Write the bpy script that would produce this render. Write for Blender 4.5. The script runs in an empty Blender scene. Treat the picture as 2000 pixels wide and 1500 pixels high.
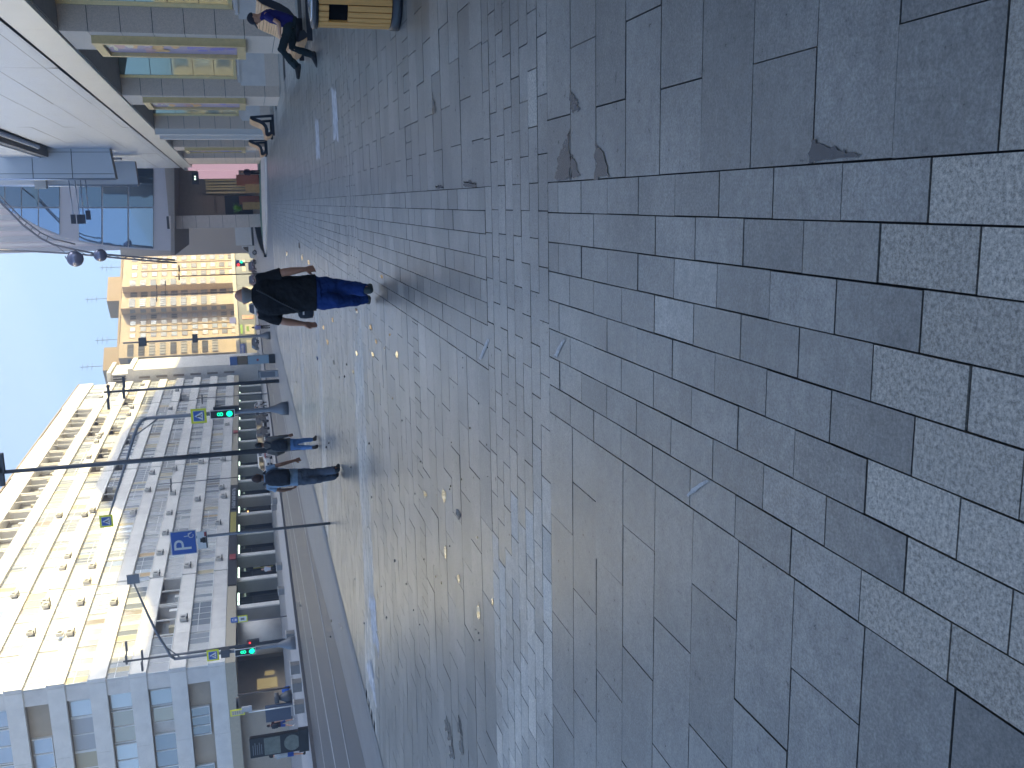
import bpy, bmesh, math, random
from mathutils import Vector, Matrix, noise
rnd = random.Random(7)
sc = bpy.context.scene
R = math.radians
# ------------------------------------------------------------------ camera
F, H = 1855.785, 1.6                        # focal length in pixels of the 2000 px wide photograph, eye height
PITCH, ROLL, YAW = 0.26194352, -0.06959632, -0.19935057
def cam_rows():
    f = Vector((math.sin(YAW)*math.cos(PITCH), math.cos(YAW)*math.cos(PITCH), -math.sin(PITCH)))
    r = Vector((math.cos(YAW), -math.sin(YAW), 0)); u = r.cross(f)
    c, s = math.cos(ROLL), math.sin(ROLL)
    r2 = c*r + s*u; u2 = -s*r + c*u
    return -u2, -r2, f                      # the phone was held sideways: image x = down, image y = left
IX, IY, FW = cam_rows()
cam = bpy.data.objects.new('camera', bpy.data.cameras.new('camera'))
sc.collection.objects.link(cam); sc.camera = cam
cam.data.sensor_width = 36; cam.data.sensor_fit = 'HORIZONTAL'; cam.data.lens = 36*F/2000
cam.data.clip_start = 0.1; cam.data.clip_end = 4000
cm = Matrix.Identity(4)
for i in range(3):
    cm[i][0], cm[i][1], cm[i][2] = IX[i], -IY[i], -FW[i]
cm[0][3], cm[1][3], cm[2][3] = 0, 0, H
cam.matrix_world = cm
# ------------------------------------------------------------------ light
SUN_AZ, SUN_EL = 70.6, 17.0                 # sun ahead to the right, clockwise from +Y
w = bpy.data.worlds.new("World"); sc.world = w; w.use_nodes = True
nt = w.node_tree; bg = nt.nodes['Background']; bg.inputs[1].default_value = 0.15
sky = nt.nodes.new('ShaderNodeTexSky'); sky.sky_type = 'NISHITA'; sky.sun_disc = False
sky.sun_elevation = R(SUN_EL); sky.sun_rotation = R(SUN_AZ); sky.air_density = 0.6; sky.dust_density = 3.6; sky.ozone_density = 4.5
tint = nt.nodes.new('ShaderNodeVectorMath'); tint.operation = 'MULTIPLY'; tint.inputs[1].default_value = (.98, .96, .86)   # white balance of the phone
nt.links.new(sky.outputs[0], tint.inputs[0]); nt.links.new(tint.outputs[0], bg.inputs[0])
sl = bpy.data.lights.new('sun', 'SUN'); sl.energy = 2.5; sl.angle = R(0.9); sl.color = (1, 0.80, 0.33)
so = bpy.data.objects.new('sun', sl); sc.collection.objects.link(so)
SD = Vector((math.sin(R(SUN_AZ))*math.cos(R(SUN_EL)), math.cos(R(SUN_AZ))*math.cos(R(SUN_EL)), math.sin(R(SUN_EL))))
so.rotation_euler = SD.to_track_quat('Z', 'Y').to_euler(); so.location = (60, 20, 80)
vs = sc.view_settings; vs.view_transform = 'Standard'; vs.look = 'None'; vs.exposure = 1.95; vs.gamma = 1
sc.cycles.max_bounces = 6; sc.cycles.diffuse_bounces = 3; sc.cycles.glossy_bounces = 4
sc.cycles.transmission_bounces = 4; sc.cycles.sample_clamp_indirect = 6; sc.cycles.caustics_reflective = False
# ------------------------------------------------------------------ photo geometry helpers
def ray(px, py):
    return IX*((px-1000)/F) + IY*((py-750)/F) + FW
EYE = Vector((0, 0, H))
def zg(X):                                   # the street rises gently towards the far pavement
    if X > -6: return 0.0
    if X > -28: return .6*(-X-6)/22
    return .6 + min(.3, .3*(-X-28)/8)
def G(px, py):                               # point of the ground seen at a photo pixel
    d = ray(px, py); z = 0.
    for i in range(60):
        t = (z-H)/d.z; P = EYE + d*t; z = .5*z + .5*zg(P.x)
    return Vector((P.x, P.y, zg(P.x)))
def atY(px, py, Y):
    d = ray(px, py); return EYE + d*(Y/d.y)
def atX(px, py, X):
    d = ray(px, py); return EYE + d*(X/d.x)
# ------------------------------------------------------------------ object helpers
COL = sc.collection
def tag(o, label, cat, group=None):
    o['label'] = label; o['category'] = cat
    if group: o['group'] = group
    return o
def thing(name, label, cat, loc=(0, 0, 0), rz=0, group=None):
    o = bpy.data.objects.new(name, None); COL.objects.link(o); o.empty_display_size = .3
    o.location = loc; o.rotation_euler = (0, 0, rz)
    return tag(o, label, cat, group)
def dup(root, loc, rz, label, group=None):
    r = root.copy(); COL.objects.link(r); r.location = loc; r.rotation_euler = (0, 0, rz); r['label'] = label
    if group: r['group'] = group
    for ch in list(root.children):
        c = ch.copy(); COL.objects.link(c); c.parent = r
        for g in list(ch.children):
            d = g.copy(); COL.objects.link(d); d.parent = c
    return r
class MB:
    """collects faces with materials and links them as ONE mesh object"""
    def __init__(s): s.v = []; s.f = []; s.m = []; s.mats = []; s.sm = []; s.col = []
    def mi(s, m):
        if m not in s.mats: s.mats.append(m)
        return s.mats.index(m)
    def face(s, pts, m, smooth=False, col=None):
        n = len(s.v); s.v += [Vector(p) for p in pts]; s.f.append(list(range(n, n+len(pts)))); s.m.append(s.mi(m)); s.sm.append(smooth); s.col.append(col)
    def grid(s, rows, m, closed=True, smooth=True, caps=True):
        n = len(s.v); k = len(rows[0])
        for r_ in rows: s.v += [Vector(p) for p in r_]
        for i in range(len(rows)-1):
            for j in range(k if closed else k-1):
                a = n+i*k+j; b = n+i*k+(j+1) % k
                s.f.append([a, b, b+k, a+k]); s.m.append(s.mi(m)); s.sm.append(smooth); s.col.append(None)
        if caps and closed:
            s.f.append([n+j for j in reversed(range(k))]); s.m.append(s.mi(m)); s.sm.append(False); s.col.append(None)
            s.f.append([n+(len(rows)-1)*k+j for j in range(k)]); s.m.append(s.mi(m)); s.sm.append(False); s.col.append(None)
        return s
    def box(s, lo, hi, m, T=None, col=None):
        x0, y0, z0 = lo; x1, y1, z1 = hi
        c = [Vector(p) for p in ((x0,y0,z0),(x1,y0,z0),(x1,y1,z0),(x0,y1,z0),(x0,y0,z1),(x1,y0,z1),(x1,y1,z1),(x0,y1,z1))]
        if T: c = [T(p) if callable(T) else T @ p for p in c]
        for q in ((0,3,2,1),(4,5,6,7),(0,1,5,4),(1,2,6,5),(2,3,7,6),(3,0,4,7)): s.face([c[i] for i in q], m, col=col)
        return s
    def tube(s, pts, rad, m, n=10, smooth=True):
        rows = []; pts = [Vector(p) for p in pts]
        for i, p in enumerate(pts):
            a = pts[max(0, i-1)]; b = pts[min(len(pts)-1, i+1)]; t = (b-a).normalized()
            ref = Vector((0, 1, 0)) if abs(t.y) < .9 else Vector((1, 0, 0))
            x = t.cross(ref).normalized(); y = t.cross(x)
            r_ = rad[i] if isinstance(rad, (list, tuple)) else rad
            rows.append([p + x*(r_*math.cos(2*math.pi*j/n)) + y*(r_*math.sin(2*math.pi*j/n)) for j in range(n)])
        return s.grid(rows, m, smooth=smooth)
    def lathe(s, prof, m, c=(0, 0, 0), n=24, smooth=True):
        c = Vector(c)
        return s.grid([[c+Vector((r_*math.cos(2*math.pi*j/n), r_*math.sin(2*math.pi*j/n), z)) for j in range(n)] for r_, z in prof], m, smooth=smooth)
    def prism(s, poly, ax, a, b, m, T=None):
        """poly in the two axes other than ax, extruded from a to b"""
        def P(u, v, w_):
            p = Vector({'x': (w_, u, v), 'y': (u, w_, v), 'z': (u, v, w_)}[ax]); return (T(p) if callable(T) else T @ p) if T else p
        n = len(poly)
        s.face([P(u, v, a) for u, v in poly], m); s.face([P(u, v, b) for u, v in reversed(poly)], m)
        for i in range(n):
            u, v = poly[i]; u2, v2 = poly[(i+1) % n]
            s.face([P(u, v, a), P(u, v, b), P(u2, v2, b), P(u2, v2, a)], m)
        return s
    def build(s, name, parent=None, bevel=0, norm=True, world=False):
        me = bpy.data.meshes.new(name); me.from_pydata([tuple(p) for p in s.v], [], s.f)
        for m in s.mats: me.materials.append(m)
        me.polygons.foreach_set('material_index', s.m); me.polygons.foreach_set('use_smooth', s.sm)
        if any(c is not None for c in s.col):
            at = me.color_attributes.new('tone', 'FLOAT_COLOR', 'CORNER'); buf = []
            for p, c in zip(me.polygons, s.col): buf += list(c or (1, 0, 0, 1))*p.loop_total
            at.data.foreach_set('color', buf)
        if norm:
            bm = bmesh.new(); bm.from_mesh(me); bmesh.ops.remove_doubles(bm, verts=bm.verts, dist=1e-5)
            bmesh.ops.recalc_face_normals(bm, faces=bm.faces); bm.to_mesh(me); bm.free()
        o = bpy.data.objects.new(name, me); COL.objects.link(o)
        if parent: o.parent = parent
        if bevel:
            b = o.modifiers.new('bevel', 'BEVEL'); b.width = bevel; b.segments = 2; b.limit_method = 'ANGLE'
        return o
def struct(o): o['kind'] = 'structure'; return o
def text_into(mb, s, m, T, size=1., font=None):
    """lettering as flat mesh faces; T maps (x,y) of the text plane to space"""
    cu = bpy.data.curves.new('lettering', 'FONT'); cu.body = s; cu.size = size; cu.align_x = 'CENTER'; cu.align_y = 'CENTER'; cu.resolution_u = 3
    o = bpy.data.objects.new('lettering', cu); COL.objects.link(o)
    me = o.to_mesh()
    vs_ = [v.co.copy() for v in me.vertices]
    for p in me.polygons: mb.face([T(vs_[i].x, vs_[i].y) for i in p.vertices], m)
    o.to_mesh_clear(); bpy.data.objects.remove(o); bpy.data.curves.remove(cu)
# ------------------------------------------------------------------ materials
def mat(name, base, rough=.6, metal=0., var=.0, vscale=4., bump=0., bscale=40., spec=.5, emit=None, es=1., stretch=None, spot=None, fres=None):
    m = bpy.data.materials.new(name); m.use_nodes = True; n = m.node_tree.nodes; l = m.node_tree.links
    b = n['Principled BSDF']; b.inputs['Base Color'].default_value = (*base, 1); b.inputs['Roughness'].default_value = rough
    b.inputs['Metallic'].default_value = metal; b.inputs['Specular IOR Level'].default_value = spec
    tc = n.new('ShaderNodeTexCoord'); src = tc.outputs['Object']
    if stretch:
        mp = n.new('ShaderNodeMapping'); mp.inputs['Scale'].default_value = stretch; l.new(src, mp.inputs[0]); src = mp.outputs[0]
    if var:
        nz = n.new('ShaderNodeTexNoise'); nz.inputs['Scale'].default_value = vscale; nz.inputs['Detail'].default_value = 8; nz.inputs['Roughness'].default_value = .65
        l.new(src, nz.inputs['Vector'])
        mr = n.new('ShaderNodeMapRange'); mr.inputs[1].default_value = .3; mr.inputs[2].default_value = .7; mr.inputs[3].default_value = 1-var; mr.inputs[4].default_value = 1+var
        l.new(nz.outputs[0], mr.inputs[0])
        mx = n.new('ShaderNodeVectorMath'); mx.operation = 'SCALE'; mx.inputs[0].default_value = base; l.new(mr.outputs[0], mx.inputs['Scale'])
        l.new(mx.outputs[0], b.inputs['Base Color'])
        mr2 = n.new('ShaderNodeMapRange'); mr2.inputs[3].default_value = max(0, rough-.1); mr2.inputs[4].default_value = min(1, rough+.1); l.new(nz.outputs[0], mr2.inputs[0]); l.new(mr2.outputs[0], b.inputs['Roughness'])
    if bump:
        n2 = n.new('ShaderNodeTexNoise'); n2.inputs['Scale'].default_value = bscale; n2.inputs['Detail'].default_value = 4; l.new(src, n2.inputs['Vector'])
        bp = n.new('ShaderNodeBump'); bp.inputs['Strength'].default_value = bump; bp.inputs['Distance'].default_value = .02; l.new(n2.outputs[0], bp.inputs['Height']); l.new(bp.outputs[0], b.inputs['Normal'])
    if emit:
        b.inputs['Emission Color'].default_value = (*emit, 1); b.inputs['Emission Strength'].default_value = es
    return m
# ------------------------------------------------------------------ ground
def paving_mat():
    m = bpy.data.materials.new('granite_paving'); m.use_nodes = True; n = m.node_tree.nodes; l = m.node_tree.links; b = n['Principled BSDF']
    at = n.new('ShaderNodeVertexColor'); at.layer_name = 'tone'
    sp = n.new('ShaderNodeSeparateColor'); l.new(at.outputs[0], sp.inputs[0])
    tc = n.new('ShaderNodeTexCoord')
    def noise_(sc_, det=4, rough=.6):
        z = n.new('ShaderNodeTexNoise'); z.inputs['Scale'].default_value = sc_; z.inputs['Detail'].default_value = det; z.inputs['Roughness'].default_value = rough
        l.new(tc.outputs['Object'], z.inputs['Vector']); return z
    def rng(src, a, b_, c, d):
        r = n.new('ShaderNodeMapRange'); r.inputs[1].default_value = a; r.inputs[2].default_value = b_; r.inputs[3].default_value = c; r.inputs[4].default_value = d; l.new(src, r.inputs[0]); return r.outputs[0]
    def math_(op, a, b_):
        q = n.new('ShaderNodeMath'); q.operation = op
        for i, s_ in enumerate((a, b_)):
            if hasattr(s_, 'node'): l.new(s_, q.inputs[i])
            else: q.inputs[i].default_value = s_
        return q.outputs[0]
    fine = noise_(95, 5, .8); mid = noise_(17, 9, .75); big = noise_(1.1, 5); stain = noise_(5.5, 8, .75)
    f1 = rng(fine.outputs[0], .36, .64, .62, 1.38); m1 = rng(mid.outputs[0], .32, .68, .68, 1.32); b1 = rng(big.outputs[0], .35, .65, .78, 1.22)
    fleck = noise_(38, 9, .82); spots = math_('ADD', rng(stain.outputs[0], .66, .76, 0, .5), rng(fleck.outputs[0], .66, .76, 0, 1.1))
    k = math_('MULTIPLY', math_('MULTIPLY', f1, m1), math_('MULTIPLY', b1, sp.outputs[0]))
    k = math_('ADD', k, spots)
    vm = n.new('ShaderNodeVectorMath'); vm.operation = 'SCALE'; vm.inputs[0].default_value = (.238, .229, .205); l.new(k, vm.inputs['Scale'])
    vo = n.new('ShaderNodeTexVoronoi'); vo.inputs['Scale'].default_value = 210; l.new(tc.outputs['Object'], vo.inputs['Vector'])
    fr = noise_(75, 7, .85); g1 = rng(fr.outputs[0], .38, .62, .45, 1.6)
    vm2 = n.new('ShaderNodeVectorMath'); vm2.operation = 'SCALE'; vm2.inputs[0].default_value = (.43, .395, .335); l.new(math_('MULTIPLY', g1, sp.outputs[0]), vm2.inputs['Scale'])
    mx = n.new('ShaderNodeMix'); mx.data_type = 'VECTOR'; l.new(sp.outputs[1], mx.inputs[0]); l.new(vm.outputs[0], mx.inputs[4]); l.new(vm2.outputs[0], mx.inputs[5])
    l.new(mx.outputs[1], b.inputs['Base Color'])
    ro = rng(mid.outputs[0], .3, .7, .25, .40)
    l.new(math_('ADD', math_('ADD', ro, math_('MULTIPLY', sp.outputs[1], .3)), math_('MULTIPLY', sp.outputs[2], .25)), b.inputs['Roughness'])
    bp = n.new('ShaderNodeBump'); bp.inputs['Strength'].default_value = .22; bp.inputs['Distance'].default_value = .004
    l.new(math_('ADD', math_('MULTIPLY', fine.outputs[0], .7), mid.outputs[0]), bp.inputs['Height']); l.new(bp.outputs[0], b.inputs['Normal'])
    b.inputs['Specular IOR Level'].default_value = .8
    return m
M_PAVE = paving_mat()
M_BED = mat('joint_sand', (.018, .018, .02), .95)
M_ASPH = mat('asphalt', (.085, .085, .09), .5, var=.25, vscale=1.3, bump=.3, bscale=160, stretch=(1, .12, 1))
M_ASPH2 = mat('worn_asphalt', (.21, .21, .21), .5, var=.22, vscale=1.6, bump=.3, bscale=150, stretch=(1, .3, 1))
M_FARP = mat('far_paving', (.36, .36, .37), .6, var=.14, vscale=2.5)
M_FARP2 = mat('far_paving_dark', (.2, .205, .22), .55, var=.14, vscale=2.5)
M_KERB = mat('kerb_granite', (.27, .27, .26), .85, var=.2, vscale=8, bump=.2)
M_KERBD = mat('dark_kerb', (.05, .05, .055), .6, var=.2)
M_WHITE = mat('road_paint', (.5, .5, .5), .6, var=.35, vscale=7)
M_WET = mat('wet_stone', (.018, .021, .027), .25, spec=.6, var=.3, vscale=9)
M_WATER = mat('water', (.03, .032, .035), .02, spec=.8)

def slab(mb, x0, x1, y0, y1, tone, gran=0., dull=0., gap=.0028):
    x0 += gap*rnd.uniform(.6, 1.4); x1 -= gap*rnd.uniform(.6, 1.4); y0 += gap*rnd.uniform(.6, 1.5); y1 -= gap*rnd.uniform(.6, 1.5)
    c = (tone, gran, dull, 1); dz = rnd.uniform(-.0012, .0012)
    tx, ty = rnd.gauss(0, .0016), rnd.gauss(0, .0016)
    top = [Vector((x, y, zg(x)+dz+tx*(x-x0)+ty*(y-y0))) for x, y in ((x0, y0), (x1, y0), (x1, y1), (x0, y1))]
    mb.face(top, M_PAVE, col=c)
    for i in range(4):
        a, b_ = top[i], top[(i+1) % 4]; dn = Vector((0, 0, -.02))
        mb.face([a, a+dn, b_+dn, b_], M_PAVE, col=(tone*.5, gran, dull, 1))
XL, XR = -1.195, .083; CW = (XR-XL)/8; ROW = .359; LEFT = -8.75
def kind_at(y):
    yy = (y-5.04) % 9.45
    if y < 5.04: return 'rows'
    if yy < 1.43: return 'band'
    if 4.36 <= yy < 4.69: return 'ladder'
    return 'rows'
pv = MB(); t0 = lambda: rnd.choice((.86, .93, 1, 1, 1.04, 1.12))*rnd.uniform(.93, 1.07)
def wallx(y): return 4.64-.0169*y
y = 1.78-ROW*6; r_i = -6
bands = []
while y < 62:
    nxt = [b0+9.45*k for k in range(8) for b0 in (5.04, 9.4)]
    if kind_at(y+.01) == 'band':
        y1 = y+1.43
        for j in range(8):
            ya, yb = y+j*1.43/8, y+(j+1)*1.43/8; x = LEFT+.1+rnd.uniform(0, .3)
            x = LEFT+(.155 if j % 2 else 0)
            while x < wallx(y)-.02:
                x2 = min(x+.31, wallx(y))
                tn = t0()*(1.9 if x < -2.1-.15*j+.6*rnd.random() else 1.02)
                if y < 6 and abs(x-.34) < .17 and j == 1: slab(pv, x, x2, ya, yb, 1.2, .8)
                else: slab(pv, x, x2, ya, yb, tn, .35 if tn > 1.35 and rnd.random() < .5 else 0, .3 if tn > 1.3 else 0)
                x = x2
        y = y1; r_i = 0; continue
    if kind_at(y+.01) == 'ladder':
        yb = y+.33
        for (xa, xb) in ((LEFT, XL), (XR, wallx(y))):
            x = xa
            while x < xb-.02:
                x2 = min(x+.16, xb); slab(pv, x, x2, y, yb, t0()*.86); x = x2
        y = yb; r_i += 1; continue
    ylim = min([n_ for n_ in nxt if n_ > y+.02] or [99])
    yb = min(y+ROW, ylim)
    if ylim-yb < .12: yb = ylim
    ph = (.1 if r_i % 2 else .41)
    # left field
    x = XL; k = 0; first = .305+(.0 if (r_i % 2) else .3)
    x2 = XL-first
    while x > LEFT+.02:
        x2 = max(x2, LEFT)
        tn = t0()
        if y < 1.7 and y > 1.3: tn = .72
        slab(pv, x2, x, y, yb, tn, 0, .15 if rnd.random() < .2 else 0); x = x2; x2 = x-.605
    x = XR; x2 = XR+(.327 if r_i % 2 == 0 else .64)
    while x < wallx(y)+2.9:
        x2 = min(x2, wallx(y)+3)
        tn = t0()
        g_ = 0.
        if x > wallx(y)-1.1 and y > 9: tn = 1.75; g_ = .3
        elif y > 22 and x > 1.1: tn *= .85
        if y < 1.7 and y > 1.1: tn, g_ = 1., .75
        if 6.4 < y < 8.2 and .95 < x < 1.5 : tn = 1.3
        slab(pv, x, x2, y, yb, tn*.92, g_); x = x2; x2 = x+.622
    y = yb; r_i += 1
# eight columns of small tiles running along the street
for c in range(8):
    xb = XR-c*CW; xa = xb-CW; ph = 1.99+.18*(c % 2); y = ph-.359*9
    while y < 62:
        y2 = y+.359
        a, b_ = y, y2
        # cut out the cross bands
        segs = [(a, b_)]
        for k in range(7):
            q0, q1 = 5.04+9.45*k, 6.47+9.45*k; ns = []
            for s0, s1 in segs:
                if s1 <= q0 or s0 >= q1: ns.append((s0, s1)); continue
                if s0 < q0: ns.append((s0, q0))
                if s1 > q1: ns.append((q1, s1))
            segs = ns
        for s0, s1 in segs:
            if s1-s0 > .02:
                near = s1 < ph+.01
                slab(pv, xa, xb, s0, s1, rnd.uniform(.85, 1.12) if near else t0()*(1.25 if rnd.random() < .07 else 1.), 1. if near else (.25 if rnd.random() < .1 else 0), 0 if near else .1)
        y = y2
struct(pv.build('pavement', norm=False))
def sheet(name, rows, m, struct_=True):
    """rows: list of polylines (x list) per y"""
    mb = MB()
    for (ya, xa), (yb, xb) in zip(rows[:-1], rows[1:]):
        for i in range(len(xa)-1):
            mb.face([(*xa[i][:1], ya, xa[i][1]), (xa[i+1][0], ya, xa[i+1][1]), (xb[i+1][0], yb, xb[i+1][1]), (xb[i][0], yb, xb[i][1])], m)
    return struct(mb.build(name, norm=False))
BX = [-900, -36, -28, -6, 0, 900]
sheet('ground', [(yy, [(x, zg(x)-.17) for x in BX]) for yy in (-300, 1500)], M_FARP2)
sheet('pavement_bed', [(yy, [(x, zg(x)-.013) for x in (LEFT, -6, 9)]) for yy in (-6, 62)], M_BED)
sheet('near_plaza', [(yy, [(x, zg(x)-.006) for x in (LEFT, -6, 9)]) for yy in (62, 420)], mat('plaza_paving', (.18, .185, .2), .42, var=.16, vscale=1.2, stretch=(.3, 2, 1)))
EDGE = [(-6, -9.6), (10, -10.1), (16.6, -10.4), (22, -10.75), (27.2, -11.3), (33, -11.85), (45, -12.1), (420, -12.4)]
KERBX = -21.7
sheet('parking_strip', [(yy, [(e, zg(e)-.004), ((e+LEFT-.3)/2, zg((e+LEFT-.3)/2)-.004), (LEFT-.3, zg(LEFT-.3)-.004)]) for yy, e in EDGE], M_ASPH2)
sheet('kerb', [(yy, [(LEFT-.3, zg(LEFT-.3)+.004), (LEFT-.02, zg(LEFT)+.004)]) for yy, e in EDGE], M_KERB)
sheet('gutter', [(yy, [(e-.28, zg(e)-.075), (e-.2, zg(e)-.07), (e-.02, zg(e)-.03), (e, zg(e)-.003)]) for yy, e in EDGE], M_KERBD)
sheet('road', [(yy, [(KERBX-.05, zg(KERBX)-.09), (-19, zg(-19)-.085), (-16, zg(-16)-.08), (e-.27, zg(e)-.08)]) for yy, e in EDGE], M_ASPH)
sheet('far_kerb', [(yy, [(KERBX-.3, zg(KERBX)+.04), (KERBX, zg(KERBX)+.04), (KERBX+.02, zg(KERBX)-.1)]) for yy in (-6, 420)], mat('dark_kerb_stone', (.09, .09, .1), .7, var=.2))
sheet('far_pavement', [(yy, [(-28.5, zg(-28.5)+.03), (-28, zg(-28)+.03), (KERBX-.29, zg(KERBX)+.03)]) for yy in (-6, 420)], M_FARP)
sheet('building_apron', [(yy, [(-70, .93), (-36, .93), (-28.49, zg(-28.49)+.034)]) for yy in (-6, 420)], M_FARP2)
# lane lines and worn paint
mk = MB()
def strip(xf, y0, y1, wd, z, m, n=12):
    ys = [y0+(y1-y0)*i/n for i in range(n+1)]
    for a, b_ in zip(ys[:-1], ys[1:]):
        mk.face([(xf(a), a, zg(xf(a))+z), (xf(a)+wd, a, zg(xf(a)+wd)+z), (xf(b_)+wd, b_, zg(xf(b_)+wd)+z), (xf(b_), b_, zg(xf(b_))+z)], m)
strip(lambda y: -15.7-.062*(y-25), 10, 60, .16, -.073, M_WHITE)
strip(lambda y: -13.0, 8, 60, .12, -.073, M_WHITE)
strip(lambda y: -18.6-.02*(y-25), 12, 60, .12, -.08, M_WHITE)
for k in range(9): strip(lambda y: -17.2, 60+k*8, 63.5+k*8, .15, -.077, M_WHITE, 2)
struct(mk.build('road_markings', norm=False))
wp = MB()
def paintpatch(quad, m, n=10, jit=.03, z=.004, mb=None):
    P = [G(*q) for q in quad]; mb = mb or wp; ring = []
    for i in range(len(P)):
        a, b_ = P[i], P[(i+1) % len(P)]
        for j in range(n):
            t = j/n; q = a.lerp(b_, t); q = q+Vector((rnd.gauss(0, jit), rnd.gauss(0, jit*2), 0)); ring.append((q.x, q.y, zg(q.x)+z))
    mb.face(ring, m)
M_CHALK = mat('worn_white_paint', (.62, .62, .63), .7, var=.4, vscale=6)
paintpatch([(648, 175), (657, 176), (662, 272), (652, 274)], M_CHALK)
paintpatch([(616, 231), (622, 232), (626, 310), (618, 309)], M_CHALK)
paintpatch([(720, 1158), (733, 1170), (741, 1278), (729, 1250), (724, 1200)], M_CHALK, jit=.05)
paintpatch([(717, 1290), (728, 1300), (734, 1370), (724, 1340)], M_CHALK, jit=.06)
M_SCUFF = mat('chalky_scuff', (.6, .59, .57), .85, var=.35, vscale=30)
for q_ in ([(1083, 694), (1092, 676), (1100, 662), (1105, 664), (1096, 680), (1089, 698)], [(1342, 966), (1356, 952), (1382, 936), (1386, 940), (1362, 956), (1346, 970)], [(936, 700), (946, 676), (953, 660), (957, 664), (948, 686), (940, 703)]):
    paintpatch(q_, M_SCUFF, n=4, jit=.0015, z=.0032)
struct(wp.build('worn_markings', norm=False))
pw = MB()
Z2 = lambda x, y: (700+.35*x, .35*y)
for poly in ([(1185, 515), (1222, 545), (1240, 608), (1190, 635)], [(1183, 728), (1184, 1000), (1103, 1008), (1118, 880), (1150, 800)], [(1186, 860), (1215, 900), (1243, 985), (1188, 1000)],
             [(1325, 800), (1375, 850), (1402, 985), (1322, 993)], [(590, 1008), (660, 1020), (662, 1042), (588, 1044)], [(432, 1035), (474, 1033), (476, 1050), (436, 1054)], [(412, 515), (436, 625), (416, 632)]):
    paintpatch([Z2(*q) for q in poly], M_WET, n=7, jit=.006, z=.0035, mb=pw)
paintpatch([(1300+.35*x, .35*y) for x, y in ((815, 775), (870, 800), (960, 832), (1080, 850), (1068, 880), (806, 908))], M_WET, n=6, jit=.004, z=.0035, mb=pw)
for (x, y) in ((488, 1240), (505, 1300), (560, 1260), (570, 1360), (515, 1390)):
    paintpatch([(700+.35*x, 975+.35*(y-60)), (700+.35*x+5, 975+.35*y), (700+.35*x+7, 975+.35*(y+60)), (700+.35*x-2, 975+.35*(y+40))], M_WET, n=5, jit=.012, z=.0035, mb=pw)
struct(pw.build('damp_stains', norm=False))
wa = MB()
for (x, y, a, b_) in ((831, 965, 4, 7), (868, 967, 4, 14), (896, 1003, 5, 10), (871, 1078, 3, 13), (897, 1130, 3, 9), (935, 1197, 4, 16), (963, 1175, 2, 7), (697, 690, 2, 5), (724, 640, 3, 6), (697, 607, 3, 5), (728, 693, 3, 5), (776, 693, 3, 7), (735, 667, 2, 5),
                      (640, 668, 2, 5), (652, 708, 2, 5), (585, 480, 2, 6), (590, 502, 2, 6), (603, 512, 2, 4), (690, 726, 2, 4), (560, 495, 1.5, 5), (620, 700, 2, 5), (650, 625, 2, 5), (632, 640, 2, 4), (746, 540, 2, 4)):
    ring = []
    for i in range(12):
        an = 2*math.pi*i/12; q = G(x+a*math.cos(an)*rnd.uniform(.5, 1.2), y+b_*math.sin(an)*rnd.uniform(.6, 1.2)+a*math.cos(an)); ring.append((q.x, q.y, zg(q.x)+.0045))
    wa.face(ring, M_WATER)
for i in range(70):
    px, py = rnd.uniform(560, 960), rnd.uniform(560, 1260)
    if py < 620 and px > 640: continue
    sz = rnd.uniform(.6, 1.6); ring = []
    for j in range(8):
        an = 2*math.pi*j/8; q = G(px+sz*math.cos(an), py+sz*2.2*math.sin(an)*rnd.uniform(.6, 1.2)); ring.append((q.x, q.y, zg(q.x)+.0045))
    wa.face(ring, M_WATER)
struct(wa.build('water', norm=False))
# ------------------------------------------------------------------ long office and apartment block on the left
M_PANEL = mat('concrete_panel', (.80, .77, .72), .75, var=.1, vscale=.9, bump=.1, bscale=6)
M_PANEL2 = mat('stained_panel', (.73, .70, .66), .8, var=.14, vscale=.7)
M_GREYW = mat('grey_stone_wall', (.34, .33, .31), .7, var=.12, vscale=1.2)
M_TAN = mat('tan_render', (.52, .43, .33), .8, var=.1, vscale=.8)
M_FRAME = mat('white_frame', (.78, .78, .76), .5)
M_DKIN = mat('dark_interior', (.05, .045, .04), .8)
M_LOGG = mat('loggia_wall', (.3, .25, .2), .8, var=.15)
M_GL = [mat('window_glass_%s' % n_, c_, .08, metal=.35, spec=.9) for n_, c_ in (('deep', (.30, .33, .37)), ('grey', (.46, .49, .52)), ('pale', (.60, .61, .61)), ('brown', (.44, .39, .32)))]
M_CURT = [mat('curtain_white', (.55, .55, .54), .35, spec=.8), mat('curtain_cream', (.5, .43, .28), .35, spec=.8), mat('curtain_grey', (.45, .46, .48), .35, spec=.8), mat('balcony_board', (.5, .36, .2), .6)]
M_AC = mat('ac_case', (.58, .56, .52), .5); M_ACD = mat('ac_fan', (.05, .05, .05), .6)
M_BEIGE = mat('beige_fascia', (.5, .44, .33), .7, var=.08)
M_DARKF = mat('dark_fascia', (.03, .03, .035), .5)
LC = Vector((-35.88, 74.0, 0)); LU = Vector((.03844, .99926, 0)); LN = Vector((.99926, -.03844, 0))
def LT(p): return LC + LU*p[0] + LN*p[1] + Vector((0, 0, p[2]))     # (s along, o out, z)
LLEN, BAY, PIT, B0 = 109.4, 6.078, 2.96, 5.55
office = thing('office_block', 'long pale concrete block of ribbon windows across the road, its top storeys sunlit', 'building', LT((50, -8, .9)))
def child(mb, name, par, **k):
    o = mb.build(name, **k); o.parent = par; o.matrix_parent_inverse = Matrix.Translation(par.location).inverted() if par.rotation_euler.z == 0 else (Matrix.Translation(par.location) @ par.rotation_euler.to_matrix().to_4x4()).inverted()
    return o
wl = MB()
zb = [B0+PIT*k for k in range(9)]
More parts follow.
